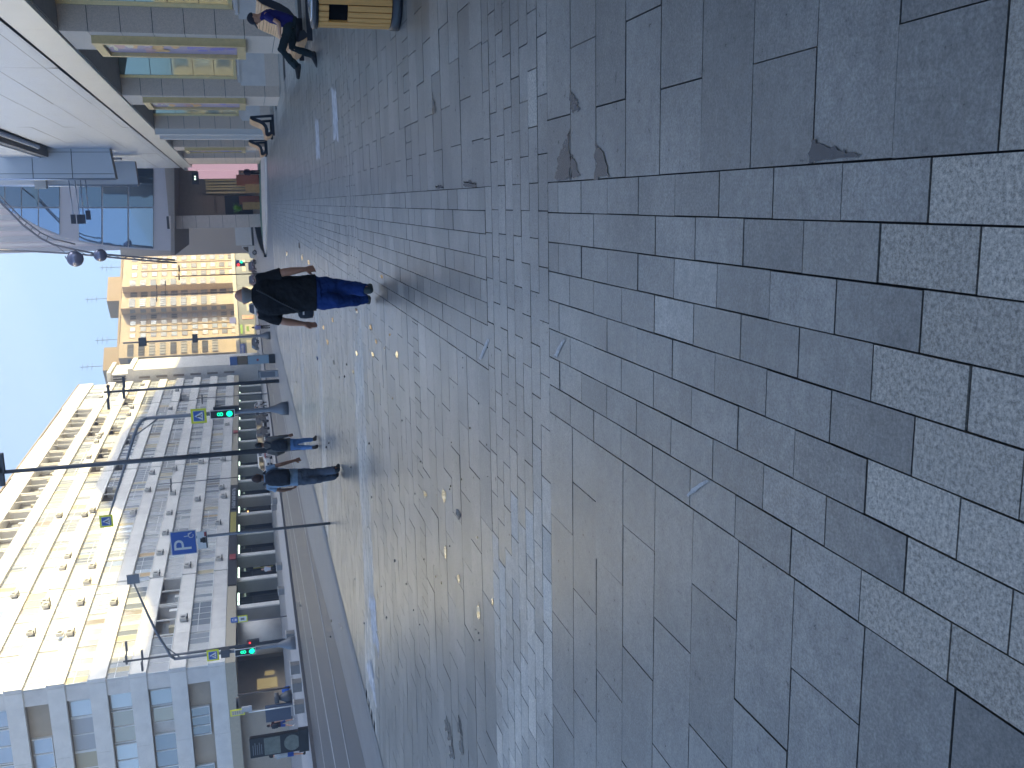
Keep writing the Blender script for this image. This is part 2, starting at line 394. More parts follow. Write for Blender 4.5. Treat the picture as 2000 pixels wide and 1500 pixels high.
for k in range(9):
    lo, hi = zb[k], zb[k]+1.24
    if k == 8: lo, hi = 30.1, 32.4
    for i in range(18):
        a, b_ = i*BAY+.012, (i+1)*BAY-.012
        st = .10*((i//3) % 2)
        wl.box((a, -.34, lo), (b_, st, hi), M_PANEL if rnd.random() < .7 else M_PANEL2, LT)
        if k < 8: wl.box((a, -.34, hi), (b_, st+.05, hi+.05), M_FRAME, LT)
wl.box((1.0, -17.7, 5.4), (LLEN-.3, -1.6, 32.1), M_LOGG, LT)
for k in range(8):                                   # floors
    wl.box((.2, -1.6, zb[k]+.9), (LLEN-.2, -.34, zb[k]+1.1), M_PANEL2, LT)
    for i in range(19): wl.box((max(.2, i*BAY-.12), -1.6, zb[k]+1.1), (min(LLEN-.2, i*BAY+.12), -.3, zb[k]+PIT+.01 if k < 7 else 30.1), M_PANEL2, LT)
wl.box((.2, -1.6, 30.3), (LLEN-.2, -.34, 30.6), M_PANEL2, LT)
# end wall towards the camera
EZ = [(M_TAN, 0), (M_GREYW, 1), (M_GL[3], 2), (M_PANEL2, 3), (M_TAN, 4), (M_PANEL2, 5), (M_TAN, 6), (M_PANEL2, 7)]
for k in range(9):
    lo, hi = zb[k], zb[k]+1.24
    if k == 8: lo, hi = 30.1, 32.4
    for j in range(3): wl.box((0-.0, -.36-6*(j+1)+.012, lo), (.34, -.35-6*j-.012, hi), M_PANEL, LT)
for m_, k in EZ: wl.box((.9, -18, zb[k]+1.24), (1.0, -.34, zb[k+1] if k < 7 else 30.1), M_TAN if k in (0, 4, 6) else M_PANEL2, LT)
child(wl, 'wall', office)
rf = MB(); rf.box((0, -18.2, 32.41), (LLEN, .2, 32.6), mat('roof_edge', (.25, .2, .16), .8), LT); child(rf, 'roof', office)
fs = MB()
fs.box((-.25, -.5, 4.72), (LLEN, -.02, 5.52), M_BEIGE, LT); fs.box((-.25, -18.3, 4.72), (.25, -.5, 5.52), M_BEIGE, LT)
fs.box((0, -6.5, 4.9), (LLEN, -.5, 5.0), M_BEIGE, LT); child(fs, 'fascia', office)
fd = MB(); fd.box((14.4, -.02, 4.7), (44, .12, 5.5), M_DARKF, LT); child(fd, 'shop_fascia', office)
# windows: one ribbon section per bay and floor
def ribbon(mb, s0, s1, z0, z1, style):
    n = rnd.choice((4, 5, 6, 6, 7, 8)); o = -.2; t = .05
    mb.box((s0, o-.06, z0), (s1, o+.03, z0+t), M_FRAME, LT); mb.box((s0, o-.06, z1-t), (s1, o+.03, z1), M_FRAME, LT)
    tr = rnd.random() < .45; zt = z0+(z1-z0)*rnd.choice((.3, .62))
    base = rnd.choice((0, 1, 1, 2, 2)); cur = rnd.random()
    for i in range(n):
        a, b_ = s0+(s1-s0)*i/n, s0+(s1-s0)*(i+1)/n
        mb.box((a-t/2, o-.06, z0), (a+t/2, o+.03, z1), M_FRAME, LT)
        g_ = M_GL[base]
        q = rnd.random()
        if q < .34: g_ = rnd.choice(M_CURT[:3])
        elif q < .48: g_ = M_GL[rnd.randrange(4)]
        elif q < .5: g_ = M_CURT[3]
        if style == 'white': g_ = M_CURT[0] if rnd.random() < .75 else M_GL[1]
        tw = rnd.uniform(-.012, .012)
        mb.face([LT((a, o+tw, z0+t)), LT((b_, o-tw, z0+t)), LT((b_, o-tw, z1-t)), LT((a, o+tw, z1-t))], g_)
        if tr: mb.box((a, o-.04, zt), (b_, o+.025, zt+t), M_FRAME, LT)
    mb.box((s1-t, o-.06, z0), (s1, o+.03, z1), M_FRAME, LT)
far_w = MB(); nwin = 0
for i in range(18):
    for k in range(8):
        s0, s1 = i*BAY+.13, (i+1)*BAY-.13; z0, z1 = zb[k]+1.29, (zb[k+1] if k < 7 else 30.1)
        op = rnd.random() < .05
        if k == 7 and 3 <= i <= 14: op = True
        if (i, k) in ((14, 0), (2, 1), (12, 6), (13, 6), (10, 5), (9, 5)): op = True
        mb = MB() if nwin < 100 else far_w
        if op:                                       # open loggia with thin posts
            for q in (0, .5, 1): mb.box((s0+(s1-s0-.1)*q, -.22, z0), (s0+(s1-s0-.1)*q+.1, -.1, z1), M_PANEL, LT)
            mb.box((s0+.6, -1.58, z0), (s0+2.2, -1.5, z1-.25), M_CURT[0], LT); mb.box((s0+2.9, -1.58, z0+.4), (s1-.7, -1.52, z1-.3), M_GL[1], LT)
            mb.box((s0, -1.59, z0-.02), (s1, -1.56, z1), M_LOGG, LT)
            for q in (.25, .8):
                if rnd.random() < .6: mb.box((s0+(s1-s0)*q, -1.57, z0), (s0+(s1-s0)*q+.5, -.2, z0+rnd.uniform(.3, .9)), rnd.choice((M_CURT[0], M_CURT[1], M_PANEL2)), LT)
        else:
            ribbon(mb, s0, s1, z0, z1, 'white' if (k == 7 and i > 14) or rnd.random() < .18 else '')
        if mb is not far_w:
            child(mb, 'window' if not op else 'loggia', office, norm=False); nwin += 1
o = child(far_w, 'window', office, norm=False); o['kind'] = 'stuff'
# windows of the end wall
def endwin(o0, o1, z0, z1, m_, bars=1):
    mb = MB(); mb.box((.72, o0, z0), (.9, o1, z1), m_, LT)
    mb.box((.66, o0-.06, z0-.06), (.9, o1+.06, z0), M_FRAME, LT)
    for j in range(bars+1):
        q = o0+(o1-o0)*j/bars; mb.box((.66, q-.05, z0), (.9, q+.05, z1), M_FRAME, LT)
    child(mb, 'window', office, norm=False)
endwin(-6.6, -4.1, 7.1, 8.45, M_GL[0], 3); endwin(-12.2, -9.4, 7.1, 8.45, M_GL[0], 2)
endwin(-3.4, -.6, 9.8, 11.4, M_GL[1], 2); endwin(-4.9, -3.6, 9.8, 11.3, M_GL[3], 1); endwin(-10.5, -6, 9.8, 11.4, M_GL[0], 3); endwin(-14.5, -11, 9.8, 11.4, M_GL[1], 2)
for q in range(5): endwin(-3.2-3.0*q, -.4-3.0*q, 12.8, 14.4, M_GL[3] if q % 2 else M_GL[2], 2)
for q in range(5): endwin(-3.4-3.0*q, -.5-3.0*q, 15.75, 17.35, (M_GL[2], M_CURT[2], M_CURT[1], M_GL[1], M_GL[2])[q], 2)
endwin(-7.5, -4.8, 18.9, 20.3, M_GL[1], 2); endwin(-12.5, -9.8, 18.9, 20.3, M_GL[0], 2)
for q in range(4): endwin(-3.4-3.1*q, -.5-3.1*q, 21.7, 23.2, M_GL[1], 2)
# air conditioners fixed to the spandrels
for (px, py, dbl) in ((28, 1166, 0), (60, 1240, 0), (88, 1180, 0), (90, 1187, 0), (137, 1240, 1), (132, 1090, 0), (122, 1113, 0), (170, 1140, 0), (157, 1180, 0), (180, 1110, 0), (222, 1180, 0), (358, 1212, 0), (312, 1084, 0), (366, 1109, 0), (425, 1025, 0), (427, 1095, 0), (305, 1125, 0), (322, 1045, 0), (115, 1010, 0), (165, 1008, 0), (330, 1006, 0),
                      (257, 798, 0), (251, 812, 0), (193, 857, 0), (188, 866, 0), (173, 896, 0), (197, 851, 0), (210, 757, 0), (197, 778, 0), (278, 754, 0), (345, 765, 0), (332, 800, 0), (392, 905, 0), (435, 900, 0), (340, 918, 0), (296, 926, 0), (288, 960, 0), (432, 955, 0), (436, 972, 0), (385, 978, 0), (337, 966, 0), (443, 832, 0), (180, 1000, 0), (260, 1004, 0)):
    d = ray(px, py); t = ((LC-EYE).dot(LN))/d.dot(LN); P = EYE+d*t-LC; s, z = P.dot(LU), P.z
    if not .5 < s < LLEN-1: continue
    mb = MB()
    for dz in ((0, .75) if dbl else (0,)):
        mb.box((s-.38, .12, z-.25+dz), (s+.38, .42, z+.27+dz), M_AC, LT)
        c = LT((s-.1, .422, z+dz)); ring = [c+LU*(.19*math.cos(a*.5236))+Vector((0, 0, .19*math.sin(a*.5236))) for a in range(12)]
        mb.face(ring, M_ACD)
    for q in (-.32, .28): mb.box((s+q, .0, z-.38), (s+q+.05, .5, z-.3), M_ACD, LT)
    child(mb, 'air_conditioner', office, norm=False)
# ground floor
M_LIT = mat('strip_lamp', (.8, .9, .8), .5, emit=(.75, 1, .8), es=.8)
M_WARM = mat('warm_lamp', (1, .6, .2), .5, emit=(1, .5, .15), es=.8)
M_SHOP = mat('shop_glass', (.012, .013, .016), .08, spec=.8)
M_SIGNY = mat('yellow_sign', (.45, .38, .08), .5); M_SIGNW = mat('white_letters', (.55, .56, .58), .5); M_SIGNR = mat('red_sign', (.35, .06, .06), .5)
M_SIGNB = mat('blue_sign', (.03, .08, .38), .4); M_PEACH = mat('peach_board', (.55, .30, .2), .5); M_GREENS = mat('green_sign', (.25, .5, .03), .5)
bw = MB(); bw.box((9.5, -6.6, .9), (LLEN-.5, -6.4, 4.9), M_SHOP, LT); bw.box((.9, -18, .9), (1.0, -5.2, 4.9), M_TAN, LT); bw.box((1.0, -5.4, .9), (9.5, -5.2, 4.9), M_TAN, LT)
bw.box((9.4, -6.4, .9), (9.5, -3.4, 4.9), M_TAN, LT)
child(bw, 'ground_floor_wall', office)
for i in range(2, 18):
    s = i*BAY-1.6
    mb = MB(); mb.box((s-.35, -1.75, .9), (s+.35, -.55, 4.72), M_GREYW, LT); mb.box((s-.36, -.56, .9), (s+.36, -.42, 4.72), M_PANEL, LT); child(mb, 'pier', office)
    mb = MB()
    mb.box((s+.9, -1.3, 4.52), (s+2.6, -1.15, 4.68), M_LIT, LT); mb.box((s+3.0, -1.3, 4.52), (s+4.6, -1.15, 4.68), M_LIT, LT); child(mb, 'strip_light', office)
    mb = MB(); mb.box((s+.4, -2.1, .9), (s+5.3, -2.0, 4.5), M_SHOP, LT)
    for q in range(5): mb.box((s+.4+q*1.2, -2.0, .9), (s+.46+q*1.2, -1.94, 4.5), M_DARKF, LT)
    mb.box((s+.4, -2.0, 3.3), (s+5.3, -1.94, 3.36), M_DARKF, LT)
    f_ = child(mb, 'shop_window', office)
rc = MB()
rc.grid([[LT((8.0+1.5*math.cos(a*math.pi/8)*(1), -2.4+1.5*math.sin(a*math.pi/8), z)) for a in range(16)] for z in (.9, 4.72)], M_PANEL2); child(rc, 'round_column', office)
def signboard(s0, s1, z0, z1, o, m_, name='sign', letters=None, lm=None, n=8):
    mb = MB(); mb.box((s0, o, z0), (s1, o+.08, z1), m_, LT)
    if letters:
        for j in range(n):                          # illegible strokes, as in the photograph
            a = s0+(s1-s0)*(.06+.88*j/n); w_ = (s1-s0)*.88/n*.62
            zc, hh = (z0+z1)/2, (z1-z0)*.3
            mb.box((a, o+.08, zc-hh), (a+w_*.3, o+.12, zc+hh), lm, LT)
            mb.box((a, o+.08, zc+(hh*.55 if j % 2 else -hh*.2)), (a+w_, o+.12, zc+(hh if j % 2 else hh*.25)), lm, LT)
            if j % 3: mb.box((a+w_*.7, o+.08, zc-hh), (a+w_, o+.12, zc+hh*.2), lm, LT)
    return child(mb, name, office)
signboard(27.2, 34.0, 4.8, 5.42, .14, M_SIGNY); signboard(35, 43, 4.8, 5.42, .13, M_DARKF, letters=True, lm=M_SIGNW, n=11)
signboard(20.3, 21.6, 4.8, 5.4, .14, M_SIGNR); signboard(68, 69.5, 4.75, 5.4, .1, M_SIGNR)
signboard(17.5, 20.2, 3.7, 4.35, -1.9, M_PEACH, letters=True, lm=M_SIGNW, n=5); signboard(23.5, 24.6, 3.6, 4.4, -1.9, M_SIGNY); signboard(30, 32, 3.8, 4.5, -1.9, M_CURT[2]); signboard(37.2, 39.2, 3.8, 4.5, -1.9, M_CURT[2])
mb = MB()                                            # chain of warm bulbs round one shop door
for j in range(26): mb.box((28.75, -1.8, 1.0+j*.135), (28.95, -1.68, 1.07+j*.135), M_WARM, LT)
mb.box((28.9, -1.8, 3.6), (32.0, -1.68, 3.78), M_WARM, LT); child(mb, 'light_chain', office)
mb = MB()
for j in range(3): mb.box((37.2+j*.8, -1.8, 3.55), (37.6+j*.8, -1.68, 3.7), M_WARM, LT)
child(mb, 'lamp', office)
mb = MB(); mb.box((22.2, -1.9, 1.2), (22.3, -1.8, 3.2), M_SIGNY, LT); mb.box((24.0, -1.9, 1.2), (24.1, -1.8, 3.2), M_SIGNY, LT); mb.box((22.3, -1.9, 2.5), (24.0, -1.8, 3.2), M_SIGNW, LT); child(mb, 'poster', office)
M_LITPANEL = mat('lit_lobby_panel', (.5, .42, .22), .4, emit=(.8, .6, .25), es=.09)
mb = MB(); mb.box((4.0, -5.18, 1.6), (5.6, -5.1, 3.3), M_LITPANEL, LT); child(mb, 'lit_panel', office)
mb = MB(); mb.box((6.2, -5.18, 1.8), (6.8, -5.1, 2.6), M_LITPANEL, LT); child(mb, 'lit_panel', office)
# the taller cream block that continues the row
cream = thing('cream_block', 'cream apartment block joined to the far end of the long concrete block', 'building', LT((116, -8, .9)))
mb = MB(); mb.box((110.5, -16, 0), (121, 1.9, 23.4), M_PANEL, LT); mb.box((110.4, -16, 23.4), (121.2, 2.2, 24.3), M_PANEL2, LT); child(mb, 'wall', cream)
mb = MB(); mb.box((111, -15, 24.3), (120, 1.2, 27.3), M_PANEL2, LT)
for j in range(8): mb.box((110.9, .9-.5*j, 24.7), (111, .65-.5*j, 26.9), M_DKIN, LT)
mb.box((110.6, -15.5, 27.3), (120.4, 1.7, 27.9), M_PANEL, LT); child(mb, 'upper_storey', cream)
for k in range(6):
    mb = MB(); mb.box((110.35, .3, 5.5+3*k), (110.5, .65, 7.4+3*k), M_LOGG, LT); child(mb, 'window', cream)
# ------------------------------------------------------------------ cinema building on the right
M_GRAN = mat('wall_granite', (.70, .56, .45), .6, var=.16, vscale=30, bump=.12, bscale=60)
M_GRANS = mat('grey_stone_panel', (.70, .62, .56), .55, var=.08, vscale=3)
M_BRASS = mat('brass', (.68, .53, .27), .4, metal=.45, var=.1, vscale=6)
M_STEEL = mat('facade_metal', (.54, .58, .67), .42, metal=.85, var=.05, vscale=.6)
M_STEEL2 = mat('fascia_metal', (.68, .67, .66), .42, metal=.85, var=.05, vscale=.8)
M_DGREY = mat('dark_joint', (.03, .03, .035), .6)
M_CGL = mat('cinema_glass', (.36, .43, .40), .03, metal=.55, spec=1.)
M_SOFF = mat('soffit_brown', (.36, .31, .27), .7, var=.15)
M_WPOST = mat('white_post', (.7, .66, .62), .5)
WU = Vector((-.0169, .99986, 0)); WN = Vector((-.99986, -.0169, 0))
def WT(p): return Vector((4.64, 0, 0)) + WU*p[0] + WN*p[1] + Vector((0, 0, p[2]))
def wt(px, py, o=0.):                                # distance along the wall seen at a pixel
    d = ray(px, py); t = (Vector((4.64, 0, H))+WN*o-EYE).dot(WN)/d.dot(WN); P = EYE+d*t-Vector((4.64, 0, 0)); return P.dot(WU), P.z
ZS = 5.72
cinema = thing('cinema', 'granite and metal clad cinema along the pavement with poster cases between its windows', 'building', (8, 45, 0))
PIERS = [(-30, -24), (-17, -12.5), (-6, -1.5), (5, 9.5), (15.2, 19.6), (wt(108, 60)[0], wt(144, 96)[0]), (wt(235, 186)[0], wt(254.5, 204.5)[0]), (wt(301, 251)[0], wt(317, 266)[0]), (wt(337, 287)[0], wt(343, 294)[0]), (wt(361, 312)[0]-2, wt(361, 312)[0]+6)]
body = MB()
body.box((-34, -26, 0), (93, -3.2, 15.5), M_GRANS, WT)
body.box((-34, -3.2, ZS+.05), (92, -.18, 15.5), mat('seam_grey', (.16, .16, .18), .6), WT)
child(body, 'wall', cinema)
sf = MB(); sf.box((-34, -3.2, ZS-.05), (92, -.06, ZS+.05), M_SOFF, WT); child(sf, 'soffit', cinema)
for n_, (a, b_) in enumerate(PIERS):
    mb = MB(); z = 0.; zs = [0, .55, 1.3, 2.0, 2.75, 3.5, 4.25, 5.0, ZS-.05]
    for z0, z1 in zip(zs[:-1], zs[1:]):              # granite courses with open joints
        mb.box((a, -.62, z0+.008), (b_, .0, z1-.008), M_GRAN, WT)
    mb.box((a+.02, -.6, 0), (b_-.02, -.02, ZS-.05), M_DGREY, WT); child(mb, 'pier', cinema)
    if n_ == 7:
        for q in (a+.1, (a+b_)/2+.6):
            mb = MB(); mb.box((q, .0, .1), (q+.5, .28, ZS-.05), M_WPOST, WT); child(mb, 'post', cinema)
for (a, b_), (a2, b2) in zip(PIERS[:-1], PIERS[1:]):  # the niches: glass end panel and glass back
    mb = MB()
    gt = lambda o, a2=a2: a2-.27*(-.62-o)             # the glass is turned towards the street, like a saw tooth
    mb.prism([(gt(-.62)-.02, -.62), (gt(-3.2)-.02, -3.2), (gt(-3.2)+.08, -3.2), (gt(-.62)+.08, -.62)], 'z', 1.62, ZS-.06, M_CGL, WT)
    w_ = child(mb, 'window', cinema, norm=False)
    fr = MB()
    def bar(o0, o1, z0, z1, m_, d=.03): fr.prism([(gt(o0)-.02-d, o0), (gt(o1)-.02-d, o1), (gt(o1)-.015, o1), (gt(o0)-.015, o0)], 'z', z0, z1, m_, WT)
    bar(-.66, -3.1, 1.55, 1.66, M_BRASS, .05); bar(-.62, -.72, 1.55, ZS-.06, M_BRASS, .05)
    for zz in (2.35, 3.1, 3.85, 4.6): bar(-.72, -3.1, zz-.01, zz+.01, M_DGREY, .008)
    bar(-1.9, -1.93, 1.66, ZS-.06, M_DGREY, .02)
    f_ = child(fr, 'window_frame', cinema, norm=False); f_.parent = w_; f_.matrix_parent_inverse = Matrix.Identity(4)
    mb = MB(); mb.prism([(gt(-.5)-.14, -.5), (gt(-3.1)-.14, -3.1), (gt(-3.1), -3.1), (gt(-.5), -.5)], 'z', 1.42, 1.5, M_GRANS, WT)
    mb.prism([(gt(-.4)-.06, -.4), (gt(-3.1)-.06, -3.1), (gt(-3.1), -3.1), (gt(-.4), -.4)], 'z', .5, 1.42, M_GRANS, WT); mb.prism([(gt(-.4)-.09, -.4), (gt(-3.1)-.09, -3.1), (gt(-3.1), -3.1), (gt(-.4), -.4)], 'z', 0, .5, M_GRAN, WT)
    mb.box((b_, -3.1, 0), (a2, -2.0, 1.5), M_GRANS, WT); child(mb, 'sill_wall', cinema, norm=False)
M_PA = [mat('poster_%s' % n_, c_, .3) for n_, c_ in (('mauve', (.42, .32, .46)), ('orange', (.85, .45, .14)), ('violet', (.2, .17, .6)), ('cream', (.8, .7, .52)), ('rose', (.6, .32, .36)))]
for n_ in (5, 6, 8):
    a, b_ = PIERS[n_]; a += .45; b_ -= .12; z0, z1 = 1.28, 5.0
    mb = MB()
    for lo, hi in (((a, .0, z0), (a+.16, .2, z1)), ((b_-.16, .0, z0), (b_, .2, z1)), ((a+.16, .0, z0), (b_-.16, .2, z0+.22)), ((a+.16, .0, z1-.22), (b_-.16, .2, z1))): mb.box(lo, hi, M_BRASS, WT)
    c_ = child(mb, 'poster_case', cinema)
    pm = MB(); x0, x1, y0, y1 = a+.17, b_-.17, z0+.23, z1-.23
    pm.box((x0, .02, y0), (x1, .1, y1), M_PA[0], WT)
    pr = random.Random(n_)
    for k in range(26):                              # soft irregular colour blots in the poster's bands
        h_ = pr.random(); cz = y0+(y1-y0)*h_; cx = pr.uniform(x0+.15, x1-.15); m_ = M_PA[2] if h_ < .42 else pr.choice((M_PA[1], M_PA[3], M_PA[4], M_PA[1]))
        if h_ > .82: m_ = pr.choice((M_PA[0], M_PA[4], M_PA[3]))
        rx, rz = pr.uniform(.12, .5), pr.uniform(.06, .2)
        pm.face([WT((min(x1, max(x0, cx+rx*math.cos(q*.5236)*pr.uniform(.7, 1.1))), .1+.0006*(k+1), min(y1, max(y0, cz+rz*math.sin(q*.5236)*pr.uniform(.6, 1.2))))) for q in range(12)], m_)
    p_ = child(pm, 'poster', cinema, norm=False); p_.parent = c_; p_.matrix_parent_inverse = Matrix.Identity(4)
fm = MB()
for k in range(21): fm.box((-34+6*k, -.2, ZS-.02), (-34+6*k+5.985, .05, 6.56), M_STEEL2, WT)
child(fm, 'fascia', cinema)
mp = MB()
zj = [6.72, 7.1, 8.5, 9.75, 11.2, 12.7]
for z0, z1 in zip(zj[:-1], zj[1:]):
    for k in range(13):
        a = -34+9.5*k; jit = [rnd.gauss(0, .009) for q in range(4)]
        mp.face([WT((a+.003, .0+jit[0], z0+.008)), WT((min(92, a+9.497), .0+jit[1], z0+.008)), WT((min(92, a+9.497), jit[2], z1-.008)), WT((a+.008, jit[3], z1-.008))], M_STEEL)
child(mp, 'metal_cladding', cinema, norm=False)
co = MB(); co.tube([WT((-34, .16, 12.9)), WT((62, .16, 12.9))], .13, M_STEEL); co.box((-34, -.1, 13.1), (92, .5, 13.5), M_SOFF, WT); co.box((-34, -.1, 13.5), (92, .55, 15.6), M_STEEL, WT); child(co, 'cornice', cinema)
# projecting sign boxes
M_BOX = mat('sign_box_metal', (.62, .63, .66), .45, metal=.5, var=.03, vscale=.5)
def quadbox(name, corners, depth, m_, par, side=None, edge=None):
    """box with the given front corners (in order) and a depth along the street"""
    mb = MB(); D = Vector((0, depth, 0)); n_ = len(corners)
    mb.face(corners, m_); mb.face([c+D for c in reversed(corners)], m_)
    for i in range(n_):
        a, b_ = corners[i], corners[(i+1) % n_]
        mb.face([a, a+D, b_+D, b_], (side or m_) if isinstance(side, type(None)) or not isinstance(side, dict) else side.get(i, m_))
    return child(mb, name, par)
YB = 66.
tops = lambda y0, y1, xb0, xb1, Y: [atY(-60, y0, Y), atY(xb0, y0+.09*xb0*0, Y), atY(xb1, y1, Y), atY(-60, y1, Y)]
box1 = thing('sign_box', 'large blank metal sign box projecting from the cinema facade, the nearer and higher one', 'sign box', atY(100, 320, YB))
q1 = [atY(-70, 286, YB), atY(213, 289, YB), atY(226, 349, YB), atY(-70, 348, YB)]
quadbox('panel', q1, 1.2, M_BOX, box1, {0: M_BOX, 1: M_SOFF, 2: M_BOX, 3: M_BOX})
mb = MB()
for xx in (61, 138):
    for a in (0,): mb.tube([atY(xx, 286.5, YB)-Vector((0, .01, 0)), atY(xx+4, 348.5, YB)-Vector((0, .01, 0))], .018, M_DGREY, n=6)
for yy in (297, 339.5): mb.tube([atY(-60, yy, YB)-Vector((0, .01, 0)), atY(214 if yy < 300 else 223, yy, YB)-Vector((0, .01, 0))], .012, M_DGREY, n=6)
child(mb, 'joint', box1)
mb = MB(); mb.tube([atY(-60, 350, YB), atY(226, 350, YB)], .06, M_STEEL); child(mb, 'edge_trim', box1)
q0 = [atY(-70, 196, YB+2), atY(168, 199, YB+2), atY(176, 287, YB+2), atY(-70, 287, YB+2)]
box0 = thing('sign_box', 'pale metal wing panel joining the nearer sign box to the facade', 'sign box', atY(150, 240, YB+2))
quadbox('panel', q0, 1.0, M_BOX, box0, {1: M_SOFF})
q2 = [atY(-70, 313, YB+6), atY(263, 315, YB+6), atY(270, 361, YB+6), atY(-70, 361, YB+6)]
box2 = thing('sign_box', 'smaller metal sign box behind and below the larger blank one', 'sign box', atY(250, 335, YB+6))
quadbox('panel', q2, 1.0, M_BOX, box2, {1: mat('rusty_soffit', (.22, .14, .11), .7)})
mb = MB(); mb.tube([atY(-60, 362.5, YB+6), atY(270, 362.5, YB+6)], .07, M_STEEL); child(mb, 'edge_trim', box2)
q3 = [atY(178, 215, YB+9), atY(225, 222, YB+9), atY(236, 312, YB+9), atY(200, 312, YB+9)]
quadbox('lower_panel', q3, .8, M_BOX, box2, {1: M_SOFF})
# lamps on long brackets
br = thing('floodlight_bracket', 'row of four floodlights on long thin brackets below the sign box', 'floodlights', atY(150, 360, YB+5))
for (x0, x1) in ((134, 144), (146, 156), (157, 163), (167, 173)):
    mb = MB(); A, B_ = atY(x0, 352, YB+5), atY(x1, 428 if x1 < 170 else 420, YB-2); mb.tube([A, B_], .035, M_STEEL, n=6); a_ = child(mb, 'bracket', br)
    mb = MB(); mb.box((-.28, -.16, -.1), (.28, .16, .14), mat('lamp_case', (.05, .05, .07), .5), lambda p, B_=B_: B_+p); child(mb, 'floodlight', br)
mb = MB(); mb.box((-.35, -.3, -.35), (.35, .3, .35), M_WPOST, lambda p: atY(80, 358, YB+5)+p); child(mb, 'junction_box', br)
# glazed block bridging the pavement
YG = 105.
M_BGL = mat('blue_glass', (.30, .40, .54), .03, metal=.8, spec=1.); M_BGL2 = mat('grey_blue_glass', (.16, .20, .24), .03, metal=.8, spec=1.); M_BPAN = mat('lilac_panel', (.55, .53, .57), .55, metal=.2, var=.04, vscale=.5)
glz = thing('glazed_block', 'glazed upper storey with a curved edge bridging the far end of the pavement', 'building', atY(430, 420, YG))
EDG = [(-90, 330), (-40, 372), (0, 396), (45, 429), (90, 452), (130, 466), (170, 476), (220, 483), (280, 488), (344, 490)]
def edge_y(x):
    for (a, ya), (b_, yb) in zip(EDG[:-1], EDG[1:]):
        if a <= x <= b_: return ya+(yb-ya)*(x-a)/(b_-a)
    return 490
outline = [(-90, 318), (344, 322)] + EDG[::-1]
mb = MB(); pts = [atY(x, y, YG) for x, y in outline]; D = Vector((0, 16, 0))
mb.face(pts, M_BPAN); mb.face([p+D for p in reversed(pts)], M_BPAN)
for i in range(len(pts)):
    a, b_ = pts[i], pts[(i+1) % len(pts)]; mb.face([a, a+D, b_+D, b_], M_SOFF if i == 1 else M_BPAN)
child(mb, 'wall', glz)
rows_ = [(-80, -34), (-32, -14), (-12, 8.5), (10.5, 41), (43, 74), (76, 116), (154, 200), (203, 250), (253, 299)]
rows_ = [(-30, 8.5), (10.5, 41), (43, 74), (76, 116), (154, 198), (201, 249), (252, 299)]
for (x0, x1) in rows_:
    for (y0, y1) in ((322, 404), (407, 600)):
        gm = M_BGL if y1 == 600 else M_BGL2
        if y1 == 600:
            a, b_ = edge_y(x0)-3, edge_y(x1)-3
            if a < y0+3 and b_ < y0+3: continue
            a = max(a, y0+.5)
        else: a = b_ = y1
        if y0 < 330 and edge_y(x0) < y1: a = max(y0+2, edge_y(x0)-3); b_ = min(b_, edge_y(x1)-3)
        tl = .07*(x1-x0)*0
        mb = MB(); c4 = [atY(x0, y0, YG-.12), atY(x1, y0, YG-.12), atY(x1, b_, YG-.12), atY(x0, a, YG-.12)]
        tw = Vector((0, rnd.gauss(0, .03), 0)); c4[0] = c4[0]+tw; c4[2] = c4[2]-tw*.5
        mb.face(c4, gm); D2 = Vector((0, .1, 0))
        for i in range(4): mb.face([c4[i], c4[i]+D2, c4[(i+1) % 4]+D2, c4[(i+1) % 4]], M_DGREY)
        child(mb, 'window', glz, norm=False)
# below the block: soffit, column, entrance
mb = MB(); a_ = [atY(344, 318, YG-.2), atY(347, 492, YG-.2)]
zc = atY(381, 430, 98).z
under = [atY(346, 316, YG), atY(346, 490, YG)]
mb.prism([(under[1].x, under[1].z-.35), (under[0].x, under[0].z-.3), (under[0].x, under[0].z), (under[1].x, under[1].z)], 'y', YG-9, YG+16, M_SOFF); child(mb, 'soffit', glz)
cp = atY(450, 432, 99.); mb = MB()
for k in range(7):
    mb.box((cp.x-.62, 98.4, .02+1.24*k), (cp.x+.62, 99.6, 1.25+1.24*k-.015), M_GRANS)
mb.box((cp.x-.6, 98.42, 0), (cp.x+.6, 99.58, 8.9), M_DGREY); child(mb, 'column', glz)
ent = thing('entrance_pavilion', 'dark entrance recess with brown cladding under the glazed block', 'entrance', atY(505, 370, 103))
e0, e1 = atY(480, 330, 103), atY(480, 421, 103)
mb = MB(); mb.box((e1.x, 103, 0), (e0.x+.6, 112, 9), M_SOFF); child(mb, 'wall', ent)
d0, d1 = atY(441, 421, 102.9), atY(492, 382, 102.9)
mb = MB(); mb.box((d0.x+.05, 102.8, max(.2, d1.z)), (d1.x, 102.98, d0.z), mat('dark_doorway', (.012, .012, .02), .3)); child(mb, 'doorway', ent)
mb = MB(); mb.box((d0.x+.05, 102.6, d0.z), (d1.x+.1, 102.98, d0.z+.9), mat('stone_lintel', (.3, .24, .2), .6)); mb.box((d0.x+.05, 102.66, d0.z+1.0), (d1.x+.1, 102.98, d0.z+2.2), mat('stone_lintel_top', (.33, .27, .23), .6)); child(mb, 'lintel', ent)
for yy in (352, 358, 364, 369, 376):
    p = atY(430, yy, 102.2); mb = MB(); mb.box((p.x-.09, 102.1, .9), (p.x+.09, 102.4, 5.2), M_BRASS); child(mb, 'brass_strip', ent)
